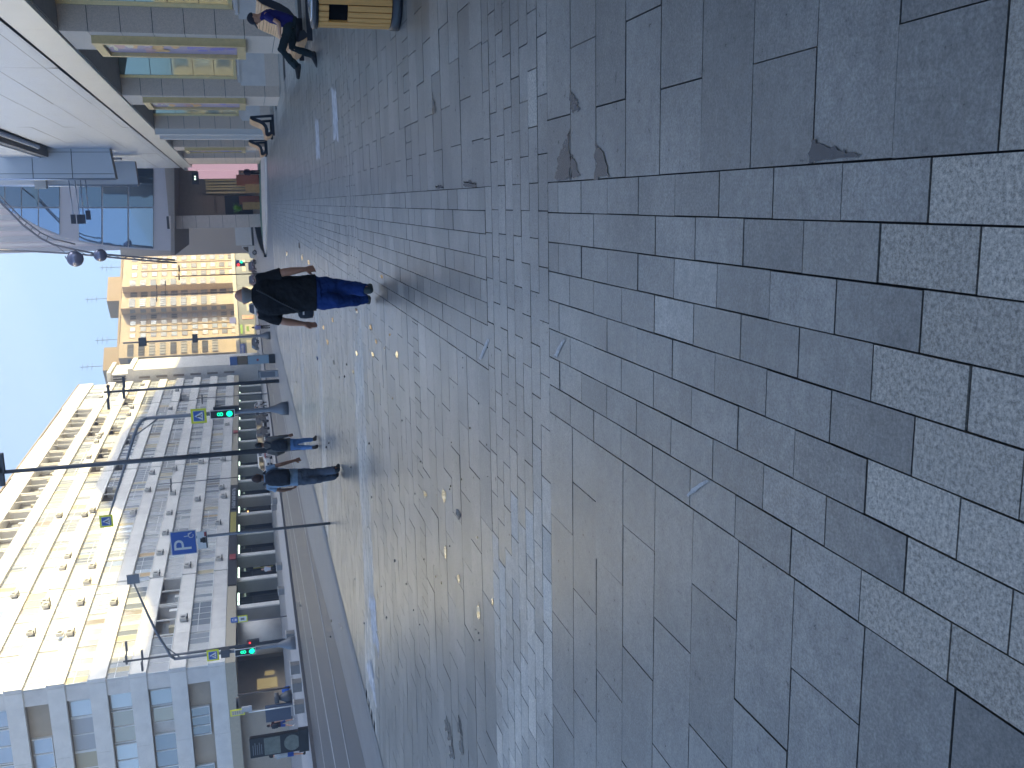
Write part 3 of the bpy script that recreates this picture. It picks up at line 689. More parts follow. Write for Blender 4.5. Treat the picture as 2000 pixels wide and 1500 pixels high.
# pink lit panel
M_PINK = mat('pink_light_panel', (.5, .33, .36), .4, emit=(.9, .55, .62), es=.15)
pk0, pk1 = atY(366, 316, 88), atY(502, 331, 88)
pink = thing('light_panel', 'tall pink illuminated panel at the end of the cinema wall', 'light panel', ((pk0.x+pk1.x)/2, 88, 0))
mb = MB(); mb.box((pk1.x, 88, .25), (pk0.x, 89.6, pk0.z), M_PINK); child(mb, 'panel', pink)
mb = MB(); mb.box((pk1.x+.02, 88.02, pk0.z), (pk0.x-.02, 89.5, pk0.z+.3), M_SOFF); child(mb, 'cap', pink)
ps = atY(450, 338, 96); mb = MB(); mb.box((ps.x-.5, 96, 1.9), (ps.x+.3, 96.2, 5.6), M_PINK); child(mb, 'inner_panel', pink)
scr = thing('projecting_sign', 'dark projecting sign with two white lamps beside the pink panel', 'sign', atY(382, 346, 92))
a, b_ = atY(374, 336, 92), atY(389, 360, 92); mb = MB(); mb.box((b_.x, 92, b_.z), (a.x, 92.4, a.z), M_DARKF); child(mb, 'panel', scr)
mb = MB()
for yy in (345, 350): 
    c = atY(381, yy, 91.98); mb.box((c.x-.06, 91.95, c.z-.06), (c.x+.06, 92.0, c.z+.06), M_LIT)
child(mb, 'lamp', scr)
# low ramp wall, carpet, planters
rm = thing('ramp_wall', 'low dark ramp wall with a pale kerb and green carpet in front of the entrance', 'ramp', G(515, 440))
A = [G(520.5, 300), G(521.5, 370), G(522.5, 430), G(521.5, 480), G(520, 503)]; Bk = [G(512, 300), G(513, 370), G(514.5, 430), G(516.5, 480), G(519, 503)]
mb = MB()
for i in range(4):
    f = [A[i], A[i+1], Bk[i+1], Bk[i]]; up = Vector((0, 0, .12)); mb.face([p+up for p in f], M_WPOST); mb.face([A[i], A[i+1], A[i+1]+up, A[i]+up], M_WPOST)
child(mb, 'kerb', rm, norm=False)
mb = MB(); Ck = [G(509.5, 300), G(510.5, 370), G(511, 430), G(513, 450)]; 
for i in range(3): mb.face([Bk[i]+Vector((0, 0, .13)), Bk[i+1]+Vector((0, 0, .13)), Ck[i+1]+Vector((0, 0, .16)), Ck[i]+Vector((0, 0, .16))], mat('green_carpet', (.04, .16, .13), .8))
child(mb, 'carpet', rm, norm=False)
mb = MB(); W_ = [G(511, 440), G(514.5, 470), G(518, 490), G(521, 502)]
for i in range(3):
    a, b_ = W_[i], W_[i+1]; h0, h1 = .75-.17*i, .75-.17*(i+1); n_ = Vector((.25, .1, 0))
    mb.face([a, b_, b_+Vector((0, 0, h1)), a+Vector((0, 0, h0))], M_DGREY); mb.face([a+n_, b_+n_, b_+n_+Vector((0, 0, h1)), a+n_+Vector((0, 0, h0))], M_DGREY)
    mb.face([a+Vector((0, 0, h0)), b_+Vector((0, 0, h1)), b_+n_+Vector((0, 0, h1)), a+n_+Vector((0, 0, h0))], M_KERB)
child(mb, 'parapet', rm, norm=False)
M_TERRA = mat('terracotta_board', (.30, .10, .05), .6, var=.1); M_PLY = mat('planter_wood', (.40, .26, .10), .55, var=.15, vscale=5)
def planter(px, py, Y, w_, h_, m_, lab, plant=False):
    p = atY(px, py, Y); t = thing('planter', lab, 'planter', (p.x, Y, 0))
    mb = MB(); mb.box((p.x-w_/2, Y-w_/2, .12), (p.x+w_/2, Y+w_/2, h_), m_); mb.box((p.x-w_/2+.05, Y-w_/2+.05, 0), (p.x+w_/2-.05, Y+w_/2-.05, .12), M_DARKF)
    mb.box((p.x-w_/2-.03, Y-w_/2-.03, h_), (p.x+w_/2+.03, Y+w_/2+.03, h_+.05), m_); child(mb, 'box', t)
    if plant:
        mb = MB(); pr = random.Random(3)
        for k in range(70):
            an = pr.uniform(0, 6.28); c = Vector((p.x-.2, Y, h_+.1)); d = Vector((math.cos(an)*pr.uniform(.1, .8), math.sin(an)*.5, pr.uniform(.1, 1.0)))
            s_ = d.cross(Vector((0, 0, 1))).normalized()*.05; mb.face([c+d*.4-s_, c+d, c+d*.4+s_, c+d*.15], mat_leaf)
        child(mb, 'foliage', t, norm=False)
    return t
mat_leaf = mat('leaf', (.16, .36, .05), .5)
planter(495, 352, 95, 1.0, 2.1, M_TERRA, 'brick red planter box beside the brass strips')
planter(500, 368, 91, .75, 1.35, M_PLY, 'light wooden planter box in front of the brick red one')
planter(487, 391, 100, .8, 2.0, M_TERRA, 'dark red planter in front of the black doorway')
planter(492, 402, 97, .7, 1.7, M_PLY, 'wooden planter with a bright green plant in the doorway', True)
# ------------------------------------------------------------------ buildings that close the view and shade the street
M_BRICK = mat('tan_brick', (.56, .45, .31), .8, var=.07, vscale=.5)
M_BRICK2 = mat('tan_brick_trim', (.36, .27, .17), .8)
M_FWIN = [mat('far_window_%s' % n_, c_, .15, spec=.8) for n_, c_ in (('dark', (.05, .05, .05)), ('grey', (.14, .14, .14)), ('white', (.5, .48, .44)), ('glassy', (.2, .25, .3)))]
# shadow caster: unseen tower block behind the cinema, skyline shaped by the facade shadow
tower = thing('shadow_tower', 'unseen tower block behind the cinema, its skyline shaped to cast the facade shadow', 'building', (30, 60, 0))
prof = [(-0.6, 17.2), (1.2, 15.7), (3.0, 14.8), (3.4, 12.2), (10, 11.9), (13.7, 12.7), (18.8, 14.5), (21.3, 15.5), (27, 15.8), (31.3, 16.7), (37.9, 17.3), (41, 19.2), (45.3, 20.8), (49, 22.0), (61.8, 21.4), (72.8, 21.5), (79, 20.5), (84.5, 19.8), (100.3, 18.9), (101, 17.2), (110, 15.4)]
XT = 24.
sky_line = []
for s_, z_ in prof:
    P = LT((s_, 0, z_)); k = (XT-P.x)/SD.x; Q = P+SD*k; sky_line.append((Q.y, Q.z))
y0 = sky_line[0][0]; zl = sky_line[-1][1]
poly = [(y0-9, 0), (y0-9, sky_line[0][1]+4), (y0-.5, sky_line[0][1]+2)] + sky_line + [(sky_line[-1][0]+25, zl-1), (sky_line[-1][0]+25, 0)]
mb = MB(); mb.prism(poly, 'x', XT, XT+16, M_GREYW); child(mb, 'wall', tower)
# striped high-rise
hr = thing('high_rise', 'distant lilac high-rise with long vertical window stripes above the glazed block', 'building', (4, 262, 0))
M_STR = [mat('stripe_lilac', (.55, .48, .56), .5), mat('stripe_glass', (.26, .27, .36), .15, spec=.8), mat('stripe_white', (.62, .58, .62), .5)]
xe = atY(60, 493.5, 250).x
mb = MB(); mb.box((xe, 250, 0), (xe+40, 275, 110), M_STR[0])
mb.box((xe-1.5, 247, 0), (xe+40, 249.9, 31), mat('brown_stand_in', (.40, .32, .26), .8, var=.1)); child(mb, 'wall', hr)  # brown block added in place of a brownish building in shade
x = xe+.2; k = 0
while x < xe+24:
    mb = MB(); w_ = (1.0, .55, 1.3, .4)[k % 4]; mb.box((x, 249.8, 30), (x+w_, 250, 108), M_STR[(1, 2, 1, 0)[k % 4]]); child(mb, 'window_stripe', hr); x += w_+.45; k += 1
# tan apartment building at the end of the street
TA = atY(480, 742, 262); TA = Vector((TA.x, TA.y, 0))
TU = Vector((.643, .766, 0)).normalized(); TN = Vector((TU.y, -TU.x, 0))
def TT(p): return TA + TU*p[0] + TN*p[1] + Vector((0, 0, p[2]))
def tp(px, py, o=0.):
    d = ray(px, py); t = (TA+TN*o-EYE).dot(TN)/d.dot(TN); P = EYE+d*t-TA; return P.dot(TU), P.z
s_l, s_r = 0., tp(300, 455)[0]
ztop = tp(238, 560)[1]
zrow = [tp(x_, 560)[1] for x_ in (262, 282, 301.5, 321, 340.5, 360, 379.5, 398.5, 417, 435, 453)]
tan = thing('apartment_building', 'tall sunlit tan brick apartment building closing the end of the street', 'building', TT((30, -8, 0)))
mb = MB(); mb.box((-3, -14, 0), (s_r, 0, ztop), M_BRICK, TT); mb.box((-3.2, -14, ztop), (s_r+.2, .25, ztop+.5), M_BRICK2, TT)
sb = [(tp(300, 782, 2)[0], tp(300, 806, 2)[0]), ]
bays = []
for (ya, yb) in ((696, 668), (600, 580), (558, 545)):
    bays.append((tp(300, ya, 2.4)[0], tp(300, yb, 2.4)[0]))
for a, b_ in bays: mb.box((a, 0, 0), (b_, 2.4, ztop-.4), M_BRICK, TT)
for q in (.2, .4, .62, .8): pass
child(mb, 'wall', tan)
for a, b_ in ((bays[0][0]-1, bays[0][1]+2), (bays[2][0]-2, bays[2][1]+5)):
    mb = MB(); mb.box((a, -8, ztop+.5), (b_, -1, ztop+4.0), M_BRICK2, TT); child(mb, 'roof_hut', tan)
def twin(mb, s, z, w_, h_, o, m_):
    mb.box((s-w_/2-.1, o-.02, z-h_/2-.1), (s+w_/2+.1, o+.05, z+h_/2+.1), M_BRICK2, TT); mb.box((s-w_/2, o+.05, z-h_/2), (s+w_/2, o+.09, z+h_/2), m_, TT)
    mb.box((s-.06, o+.09, z-h_/2), (s+.06, o+.12, z+h_/2), M_FWIN[2], TT)
cols = [(735, 0), (727, 0), (714, 0), (706, 0), (654, 0), (642, 0), (630, 0), (619, 0), (536, 0), (521, 0), (506, 0), (494, 0), (478, 0)]
cnt = 0; rest = MB()
for z in zrow:
    for (py, o) in cols:
        s, _ = tp(300, py, o)
        mb = MB() if cnt < 70 else rest
        twin(mb, s, z, 1.45 if py > 600 else 1.7, 1.4, 0, rnd.choice(M_FWIN))
        if mb is not rest: child(mb, 'window', tan, norm=False)
        cnt += 1
for a, b_ in bays:                                   # glazed balconies on the projecting bays
    for z in zrow[:9]:
        mb = MB(); q0, q1 = a+(b_-a)*.12, b_-(b_-a)*.12
        mb.box((q0, 2.38, z-.75), (q1, 2.5, z+.8), M_FWIN[2] if rnd.random() < .6 else M_FWIN[1], TT)
        for j in range(5): mb.box((q0+(q1-q0)*j/4-.07, 2.5, z-.7), (q0+(q1-q0)*j/4+.07, 2.56, z+.75), M_FWIN[rnd.choice((0, 1, 3))], TT)
        child(mb, 'balcony', tan, norm=False)
mb2 = MB()
a, b_ = bays[1][0], bays[2][0]
for z in zrow:
    for q in (.35, .6, .85):
        twin(mb2, bays[1][1]+(bays[2][0]-bays[1][1])*q*.9, z, 2.4, 1.7, .02, rnd.choice(M_FWIN))
for z in zrow[:10]:
    for (s, o) in ((bays[0][0], 1.2), ):
        p = (s-.03, .6, z); mb2.box((s-.08, .5, z-.7), (s-.01, 1.8, z+.7), M_FWIN[rnd.choice((0, 3))], TT)
    mb2.box((bays[1][0]-.08, .5, z-.7), (bays[1][0]-.01, 1.8, z+.7), M_FWIN[3], TT)
o = child(mb2, 'side_window', tan, norm=False); o['kind'] = 'stuff'
o = child(rest, 'window', tan, norm=False); o['kind'] = 'stuff'
for py in (731, 710, 648, 636, 624, 612, 529, 513, 499):
    s, _ = tp(300, py); mb = MB(); mb.box((s-.14, 0, 6), (s+.14, .16, ztop-5), M_BRICK, TT); child(mb, 'brick_rib', tan)
for (py, k_) in ((690, 0), (560, 1), (640, 2), (500, 3)):
    s, _ = tp(300, py); mb = MB(); h0 = ztop+(3.9 if k_ < 2 else .5)
    mb.tube([TT((s, -4, h0)), TT((s, -4, h0+6.5))], .07, M_DGREY, n=5)
    for j in (3.4, 4.6, 5.8): mb.tube([TT((s-1.4, -4, h0+j)), TT((s+1.4, -4, h0+j))], .05, M_DGREY, n=5)
    child(mb, 'aerial', tan)
# row of shops at its foot
M_CREAM = mat('cream_cornice', (.62, .55, .42), .6); M_SHOPG = mat('shop_front_grey', (.16, .17, .15), .4); M_SHOPL = mat('lit_shop_window', (.4, .35, .2), .3, emit=(1, .8, .5), es=.1)
shops = thing('shop_row', 'row of grey shop fronts with a cream cornice at the foot of the tan building', 'shops', TT((30, 4, 0)))
s0, s1 = tp(470, 722, 5)[0], tp(470, 470, 5)[0]; zc1, zc0 = tp(457, 600, 5)[1], tp(464, 600, 5)[1]
mb = MB(); mb.box((s0, .1, 0), (s1, 5, zc0), M_SHOPG, TT); child(mb, 'wall', shops)
mb = MB(); mb.box((s0-.3, .1, zc0), (s1, 5.4, zc1), M_CREAM, TT); child(mb, 'cornice', shops)
def shopbit(x0, x1, y0, y1, m_, name, o=5.1, lines=None):
    a, za = tp(x0, y0, o); b_, zb_ = tp(x1, y1, o); mb = MB()
    mb.box((min(a, b_), o-.1, min(za, zb_)), (max(a, b_), o, max(za, zb_)), m_, TT)
    if lines:
        lo, hi = min(a, b_), max(a, b_); z0, z1 = min(za, zb_), max(za, zb_)
        for j in range(7):
            q = lo+(hi-lo)*(.1+.8*j/7); mb.box((q, o, z0+(z1-z0)*.25), (q+(hi-lo)*.06, o+.1, z1-(z1-z0)*(.25 if j % 2 else .4)), lines, TT)
    return child(mb, name, shops)
shopbit(469, 474.5, 634, 652, M_GREENS, 'sign'); shopbit(478, 497, 634, 652, M_SHOPL, 'shop_window'); shopbit(481, 487, 637, 647, M_GREENS, 'window_lettering')
shopbit(473, 495, 616, 622, mat('orange_red_frame', (.6, .2, .1), .5, emit=(1, .4, .2), es=.2), 'door_frame'); shopbit(476, 494, 617.5, 620.5, M_LITPANEL, 'door')
shopbit(468, 479, 672, 694, M_SIGNB, 'sign', 5.3, M_SIGNW); shopbit(481, 503, 664, 694, M_SHOPL, 'shop_window')
shopbit(448, 461, 620.5, 631, mat('blue_panel', (.10, .12, .36), .4), 'sign', 5.6); shopbit(479, 500, 560, 606, M_SHOPL, 'shop_window'); shopbit(472, 480, 508, 530, M_SHOPL, 'shop_window')
shopbit(474, 477, 706, 716, mat('red_cap', (.5, .05, .08), .4), 'sign', 5.3); shopbit(474, 480, 716, 732, M_DARKF, 'sign', 5.3, M_SIGNW); shopbit(483, 503, 716, 740, mat('pink_window', (.45, .12, .28), .4, emit=(1, .25, .6), es=.08), 'shop_window', 5.3)
shopbit(470, 474, 733, 742, M_WARM, 'sign', 5.3)
# a lit block behind the camera, seen only mirrored in the cinema glass
bk = thing('apartment_building', 'sunlit yellowish building mirrored in the cinema windows', 'building', (-40, -80, 0))
mb = MB(); mb.box((-62, -95, 0), (-16, -80, 11), mat('yellow_render', (.62, .48, .28), .8)); child(mb, 'wall', bk)
for i in range(11):
    for k in range(3):
        mb = MB(); mb.box((-60+4*i, -80, 2.2+3.2*k), (-57.8+4*i, -79.9, 4.2+3.2*k), M_FWIN[(i+k) % 4]); mb.box((-60.2+4*i, -80, 4.2+3.2*k), (-57.6+4*i, -79.8, 4.4+3.2*k), M_FWIN[2]); child(mb, 'window', bk, norm=False)
# ring truss with two globes
tr = thing('truss_arch', 'curved steel lattice boom sweeping up from the glazed block', 'truss', atY(200, 497, 96))
U = [(-60, 345), (0, 394), (45, 440), (80, 466), (105, 478), (147, 488), (185, 495), (240, 500), (300, 505), (342, 508)]
L_ = [(-60, 486), (0, 489), (60, 491), (135, 495), (185, 499.5), (240, 505), (300, 510), (345, 513)]
mb = MB(); mb.tube([atY(x, y, 96) for x, y in U], .09, mat('truss_steel', (.2, .19, .22), .4, metal=.5), n=8); child(mb, 'chord', tr)
M_TR = bpy.data.materials['truss_steel']
mb = MB(); mb.tube([atY(x, y, 95.2) for x, y in L_], .085, M_TR, n=8); child(mb, 'chord', tr)
mb = MB(); mb.tube([atY(x, y-11, 96.6) for x, y in U[1:6]], .06, M_TR, n=8); child(mb, 'chord', tr)
def at_line(Lp, x):
    for (a, ya), (b_, yb) in zip(Lp[:-1], Lp[1:]):
        if a <= x <= b_: return ya+(yb-ya)*(x-a)/(b_-a)
mb = MB(); xs = [8, 22, 35, 48, 60, 74, 90, 108, 128, 150, 170, 188, 205, 222, 238, 254, 270, 286, 302, 318, 334]
for i in range(len(xs)-1):
    if xs[i] < 100: A, B_ = atY(xs[i], at_line(U, xs[i]), 96), atY(xs[i]+4, at_line(U, xs[i]+4)-11, 96.6)
    else: A, B_ = (atY(xs[i], at_line(U, xs[i]), 96), atY(xs[i+1], at_line(L_, xs[i+1]), 95.2)) if i % 2 else (atY(xs[i], at_line(L_, xs[i]), 95.2), atY(xs[i+1], at_line(U, xs[i+1]), 96))
    mb.tube([A, B_], .035, M_TR, n=5)
child(mb, 'web', tr)
M_GLOBE = mat('globe_metal', (.22, .22, .30), .25, metal=.6)
for (x, y, r_, nm) in ((147, 505.5, 14.2, 'large'), (196, 498.5, 11.5, 'small')):
    c = atY(x, y, 94.0); rr = r_*94/F
    g = thing('globe_lamp', '%s dark globe lamp hanging on the curved truss' % ('larger, higher' if nm == 'large' else 'smaller, lower'), 'lamp', c, group='globes on the truss')
    mb = MB(); mb.lathe([(rr*math.sin(math.pi*i/14)+1e-4, -rr*math.cos(math.pi*i/14)) for i in range(15)], M_GLOBE, c, 24); child(mb, 'globe', g)
    mb = MB(); mb.tube([c+Vector((0, 0, rr)), c+Vector((.2, .9, rr+.25))], .05, M_DGREY, n=6); child(mb, 'hanger', g)
# ------------------------------------------------------------------ people
def skin_mat(name, c): return mat(name, c, .5, var=.08, vscale=12)
SK = skin_mat('skin', (.55, .29, .18)); SKR = skin_mat('skin_ruddy', (.58, .29, .19)); SKT = skin_mat('skin_tan', (.33, .17, .11))
def cloth(name, c, stretch=(1, 1, .35), b=.7, sc_=9): return mat(name, c, .85, var=.22, vscale=5, bump=b, bscale=sc_, stretch=stretch, spec=.25)
def ring(c, rx, ry, a, b, n=20, p=2.4):
    out = []
    for j in range(n):
        t = 2*math.pi*j/n; co, si = math.cos(t), math.sin(t)
        out.append(c + a*(rx*math.copysign(abs(co)**(2/p), co)) + b*(ry*math.copysign(abs(si)**(2/p), si)))
    return out
def limb(mb, pts, rads, m, n=12):
    """tapered limb with rounded ends"""
    pts = [Vector(p) for p in pts]
    d0 = (pts[0]-pts[1]).normalized(); d1 = (pts[-1]-pts[-2]).normalized()
    P = [pts[0]+d0*rads[0]*.95, pts[0]+d0*rads[0]*.6]+pts+[pts[-1]+d1*rads[-1]*.6, pts[-1]+d1*rads[-1]*.95]
    Rr = [rads[0]*.25, rads[0]*.78]+list(rads)+[rads[-1]*.78, rads[-1]*.25]
    mb.tube(P, Rr, m, n=n)
def hand(mb, wr, tip, pn, side, m, curl=.5, s=1.):
    """palm, four unequal bent fingers and a thumb leaving the side of the palm"""
    d = (tip-wr).normalized(); L = .185*s; pn = (pn-d*pn.dot(d)).normalized(); a = d.cross(pn).normalized()*side
    rows = []
    for f, rx, ry in ((0, .027, .021), (.15, .031, .019), (.35, .041, .017), (.52, .043, .014)):
        rows.append(ring(wr+d*(L*f), rx*s, ry*s, a, pn, 14))
    mb.grid(rows, m)
    for k, fl in enumerate((.068, .080, .076, .060)):
        b0 = wr+d*(L*.48)+a*((k-1.5)*.0205*s); l = fl*s; c_ = curl*(.75+.12*k)
        p1 = b0+d*(.03*s); p2 = p1+(d*math.cos(c_)+pn*math.sin(c_))*(l*.45); p3 = p2+(d*math.cos(1.9*c_)+pn*math.sin(1.9*c_))*(l*.38)
        limb(mb, [b0, p1, p2, p3], [.0098*s, .0096*s, .0086*s, .0068*s], m, 8)
    t0_ = wr+d*(L*.16)-a*(.03*s)*1; t1_ = t0_+(d*.75-a*.62).normalized()*(.042*s)+pn*(.008*s); t2_ = t1_+(d*.95-a*.12+pn*.25).normalized()*(.034*s)
    limb(mb, [t0_, t1_, t2_], [.013*s, .0115*s, .0085*s], m, 8)
def finish(mb, name, par, vox, it=3, fac=.5):
    o = child(mb, name, par)
    r = o.modifiers.new('skin_surface', 'REMESH'); r.mode = 'VOXEL'; r.voxel_size = vox; r.use_smooth_shade = True
    s = o.modifiers.new('soften', 'SMOOTH'); s.factor = fac; s.iterations = it
    if name in ('shirt', 'jacket', 'trousers', 'sack'):
        d = o.modifiers.new('folds', 'DISPLACE'); d.texture = FOLDS; d.strength = .05 if name == 'trousers' else .035; d.mid_level = .5; d.texture_coords = 'LOCAL'
        s2 = o.modifiers.new('soften_folds', 'SMOOTH'); s2.factor = .5; s2.iterations = 2
    return o
UP = Vector((0, 0, 1))
FOLDS = bpy.data.textures.new('folds', 'CLOUDS'); FOLDS.noise_scale = .11; FOLDS.noise_depth = 2
def person(label, base, J, W, M, fwd, vox=.009, sleeve=.8, hair='short', legs='long', group=None, face=False, fingers=True):
    """J joints in space, W radii, M materials"""
    t = thing('person', label, 'person', base, group=group)
    fwd = Vector(fwd).normalized(); hipm = (J['hipR']+J['hipL'])/2; shm = (J['shR']+J['shL'])/2
    lat = (J['shR']-J['shL']); lat = (lat-fwd*lat.dot(fwd)).normalized(); spine = (shm-hipm)
    hd, nk = J['head'], J['neck']; hs = W.get('head', 1.)
    hf = Vector(J.get('gaze', fwd)).normalized(); ha = hf.cross(UP).normalized(); hu = ha.cross(hf).normalized()
    k = .8
    b = MB()                                         # body: head, neck, trunk, arms, hands, legs in one surface
    rows = []
    for f, rx, ry, off in ((-1.0, .028, .03, .02), (-.86, .046, .056, .018), (-.6, .062, .078, .008), (-.25, .073, .092, 0), (.1, .077, .098, -.004), (.45, .073, .093, -.006), (.75, .055, .07, -.006), (.95, .027, .034, -.004), (1.0, .008, .01, -.004)):
        rows.append(ring(hd+hu*(f*.118*hs)+hf*(off*hs), rx*hs, ry*hs, ha, hf, 18, 2.1))
    b.grid(rows, M['skin'])
    limb(b, [shm+UP*.0, nk, hd-hu*.06*hs-hf*.01], [.07*hs, .058*hs, .055*hs], M['skin'])
    limb(b, [hd+hf*.085*hs-hu*.005, hd+hf*.108*hs-hu*.03*hs], [.011, .014], M['skin'], 8)      # nose
    limb(b, [hd+hf*.075*hs-hu*.063*hs-ha*.018, hd+hf*.075*hs-hu*.063*hs+ha*.018], [.012, .012], M['skin'], 8)  # lips
    for sd in (-1, 1):
        limb(b, [hd+ha*.078*hs*sd-hu*.03*hs-hf*.008, hd+ha*.088*hs*sd+hu*.02*hs-hf*.015], [.011, .015], M['skin'], 8)
    cr = W['chest'][0]*k
    b.grid([ring(hipm-UP*.05, W['hem'][0]*k, W['hem'][1]*k, lat, fwd), ring(hipm+spine*.5, cr*.9, W['chest'][1]*k, lat, fwd), ring(hipm+spine*.93, cr, W['chest'][1]*k, lat, fwd), ring(shm+UP*.04, .07, .07, lat, fwd)], M['skin'])
    for s in 'RL':
        limb(b, [J['sh'+s], J['el'+s], J['wr'+s]], [W['uparm']*.86, W['fore'], W['wrist']], M['skin'])
        m1 = J['el'+s].lerp(J['wr'+s], .3); limb(b, [J['el'+s], m1, J['wr'+s]], [W['fore']*.95, W['fore']*1.02, W['wrist']], M['skin'])
        pn = J.get('palm'+s, -lat if s == 'R' else lat)
        hand(b, J['wr'+s], J['hd'+s], Vector(pn), (1 if s == 'R' else -1)*J.get('tside', 1), M['skin'], J.get('curl'+s, .5), W.get('hand', 1.))
        limb(b, [J['hip'+s], J['kn'+s], J['an'+s]], [W['thigh']*.8, W['knee']*.8, W['cuff']*.7], M['skin'])
    finish(b, 'body', t, min(vox, .0075) if fingers else vox, 2)
    # shirt or jacket
    g = MB(); hemz = hipm+UP*W.get('hemdrop', -.06)
    g.grid([ring(hemz, W['hem'][0], W['hem'][1], lat, fwd, 24), ring(hemz.lerp(shm, .3), W['belly'][0], W['belly'][1], lat, fwd, 24), ring(hemz.lerp(shm, .66), W['chest'][0], W['chest'][1], lat, fwd, 24),
            ring(hemz.lerp(shm, .88)-fwd*W.get('stoop', .0), W['chest'][0]*1.0, W['chest'][1]*.95, lat, fwd, 24), ring(shm+UP*.015-fwd*W.get('stoop', 0.), (J['shR']-J['shL']).length*.47, W['chest'][1]*.72, lat, fwd, 24), ring(nk.lerp(shm, .35)-UP*.0, W.get('collar', .11), .095, lat, fwd, 24), ring(nk+UP*.012, .066, .068, lat, fwd, 24)], M['top'])
    for s in 'RL':
        e = J['sh'+s].lerp(J['el'+s], sleeve) if sleeve <= 1 else J['el'+s]
        inn = J['sh'+s].lerp(shm, .35)-UP*.03
        pts, rr = [inn, J['sh'+s], e], [W['uparm']*1.25, W['uparm']*1.22, W['uparm']*1.22]
        if sleeve > 1: pts, rr = [inn, J['sh'+s], e, J['wr'+s].lerp(e, .05)], [W['uparm']*1.25, W['uparm']*1.2, W['fore']*1.35, W['wrist']*1.5]
        g.tube(pts, rr, M['top'], 14)
    finish(g, W.get('topname', 'shirt'), t, vox)
    # trousers
    p = MB(); lo = 1. if legs == 'long' else .0
    p.grid([ring(hipm+UP*.1, W['hem'][0]*.88, W['hem'][1]*.88, lat, fwd, 24), ring(hipm, W['hem'][0]*.92, W['hem'][1]*.95, lat, fwd, 24), ring(hipm-UP*.09, W['hem'][0]*.86, W['hem'][1]*.85, lat, fwd, 24)], M['legs'])
    for s in 'RL':
        hp = J['hip'+s]
        if legs == 'long': p.tube([hp+UP*.02, hp.lerp(J['kn'+s], .35), J['kn'+s], J['kn'+s].lerp(J['an'+s], .45), J['an'+s]+UP*.0], [W['thigh']*.95, W['thigh'], W['knee'], W.get('calf', W['knee']*.95), W['cuff']], M['legs'], 16)
        else: p.tube([hp+UP*.02, hp.lerp(J['kn'+s], .75)], [W['thigh'], W['thigh']], M['legs'], 14)
    finish(p, 'trousers' if legs == 'long' else 'shorts', t, vox)
    for s in 'RL':
        sh = MB(); a, q = J['an'+s], J['toe'+s]; d = (q-a); d = d.normalized(); dn = J.get('sole'+s, -UP)
        lw = d.cross(UP).normalized(); ss = W.get('shoe', 1.); rows = []
        hgt_ = J.get('ankh', .085)
        for f, rx, rz, up in ((-.32, .022, .022, .01), (-.26, .036, .05, .02), (0, .042, .062, .022), (.35, .046, .045, .005), (.7, .049, .034, -.008), (.93, .038, .026, -.014), (1.0, .018, .016, -.016)):
            L_f = .20*ss; c = a-UP*hgt_*.45+d*(L_f*f)-(UP*(.0)); c = c + UP*(up)
            rows.append(ring(c, rx*ss, rz*ss, lw, d.cross(lw).normalized(), 14, 2.6))
        sh.grid(rows, M['shoe']); limb(sh, [a-UP*.03, a+UP*.015], [.042*ss, .045*ss], M['shoe'])
        finish(sh, 'shoe', t, max(vox*.8, .007))
    # hair
    if hair:
        h = MB(); hr_ = 1.09; rows = []
        if hair == 'fringe':                         # grey ring of hair below a bald crown
            for f, e in ((-.95, 1.2), (-.7, 1.02), (-.4, 1.0), (-.1, 1.04), (.1, 1.05), (.25, 1.03), (.33, .85)):
                q = math.sqrt(max(.02, 1-(f*.93)**2)); rows.append(ring(hd+hu*(f*.118*hs)-hf*.022*hs, .079*e*q*hs*1.02, .092*e*q*hs, ha, hf, 18))
        else:
            lo_ = -.75 if hair == 'long' else -.55
            for i in range(9):
                f = lo_+(1.06-lo_)*i/8; q = math.sqrt(max(.02, 1-(f/1.1)**2)); rows.append(ring(hd+hu*(f*.118*hs)-hf*.017*hs, .083*q*hs, .100*q*hs, ha, hf, 18))
        h.grid(rows, M['hair']); finish(h, 'hair', t, .009)
    if face:
        for sd in (-1, 1):
            e = MB(); c = hd+hf*.088*hs+ha*.03*sd*hs+hu*.012; e.lathe([(.0005, -.011), (.008, -.007), (.011, 0), (.008, .007), (.0005, .011)], mat('eye', (.03, .02, .02), .2), c, 10); child(e, 'eye', t)
    return t
M_DENIM = cloth('blue_denim', (.01, .038, .17), b=.9, sc_=7); M_BLK = cloth('black_jersey', (.012, .013, .016), b=.8, sc_=6); M_GREYJ = cloth('grey_denim', (.11, .13, .17)); M_LBLUE = cloth('pale_blue_shirt', (.28, .38, .5)); M_OLIVE = cloth('olive_jacket', (.15, .14, .125)); M_LDEN = cloth('light_denim', (.14, .26, .5))
M_NAVYT = cloth('navy_tshirt', (.012, .010, .11)); M_GREENT = cloth('dark_green_trousers', (.014, .024, .028)); M_SHOEB = mat('black_shoe', (.012, .013, .016), .55); M_SHOEG = mat('dark_green_shoe', (.03, .045, .045), .6); M_SHOEBR = mat('brown_boot', (.07, .05, .035), .6); M_SHOEW = mat('white_trainer', (.55, .55, .55), .6)
M_HAIRD = mat('dark_hair', (.015, .010, .008), .6, bump=.6, bscale=120); M_HAIRB = mat('brown_hair', (.05, .022, .016), .6, bump=.6, bscale=120); M_HAIRG = mat('grey_hair', (.27, .255, .24), .7, bump=.6, bscale=120)
M_PACK = mat('backpack_fabric', (.010, .014, .025), .7, var=.3, bump=.4, bscale=14)
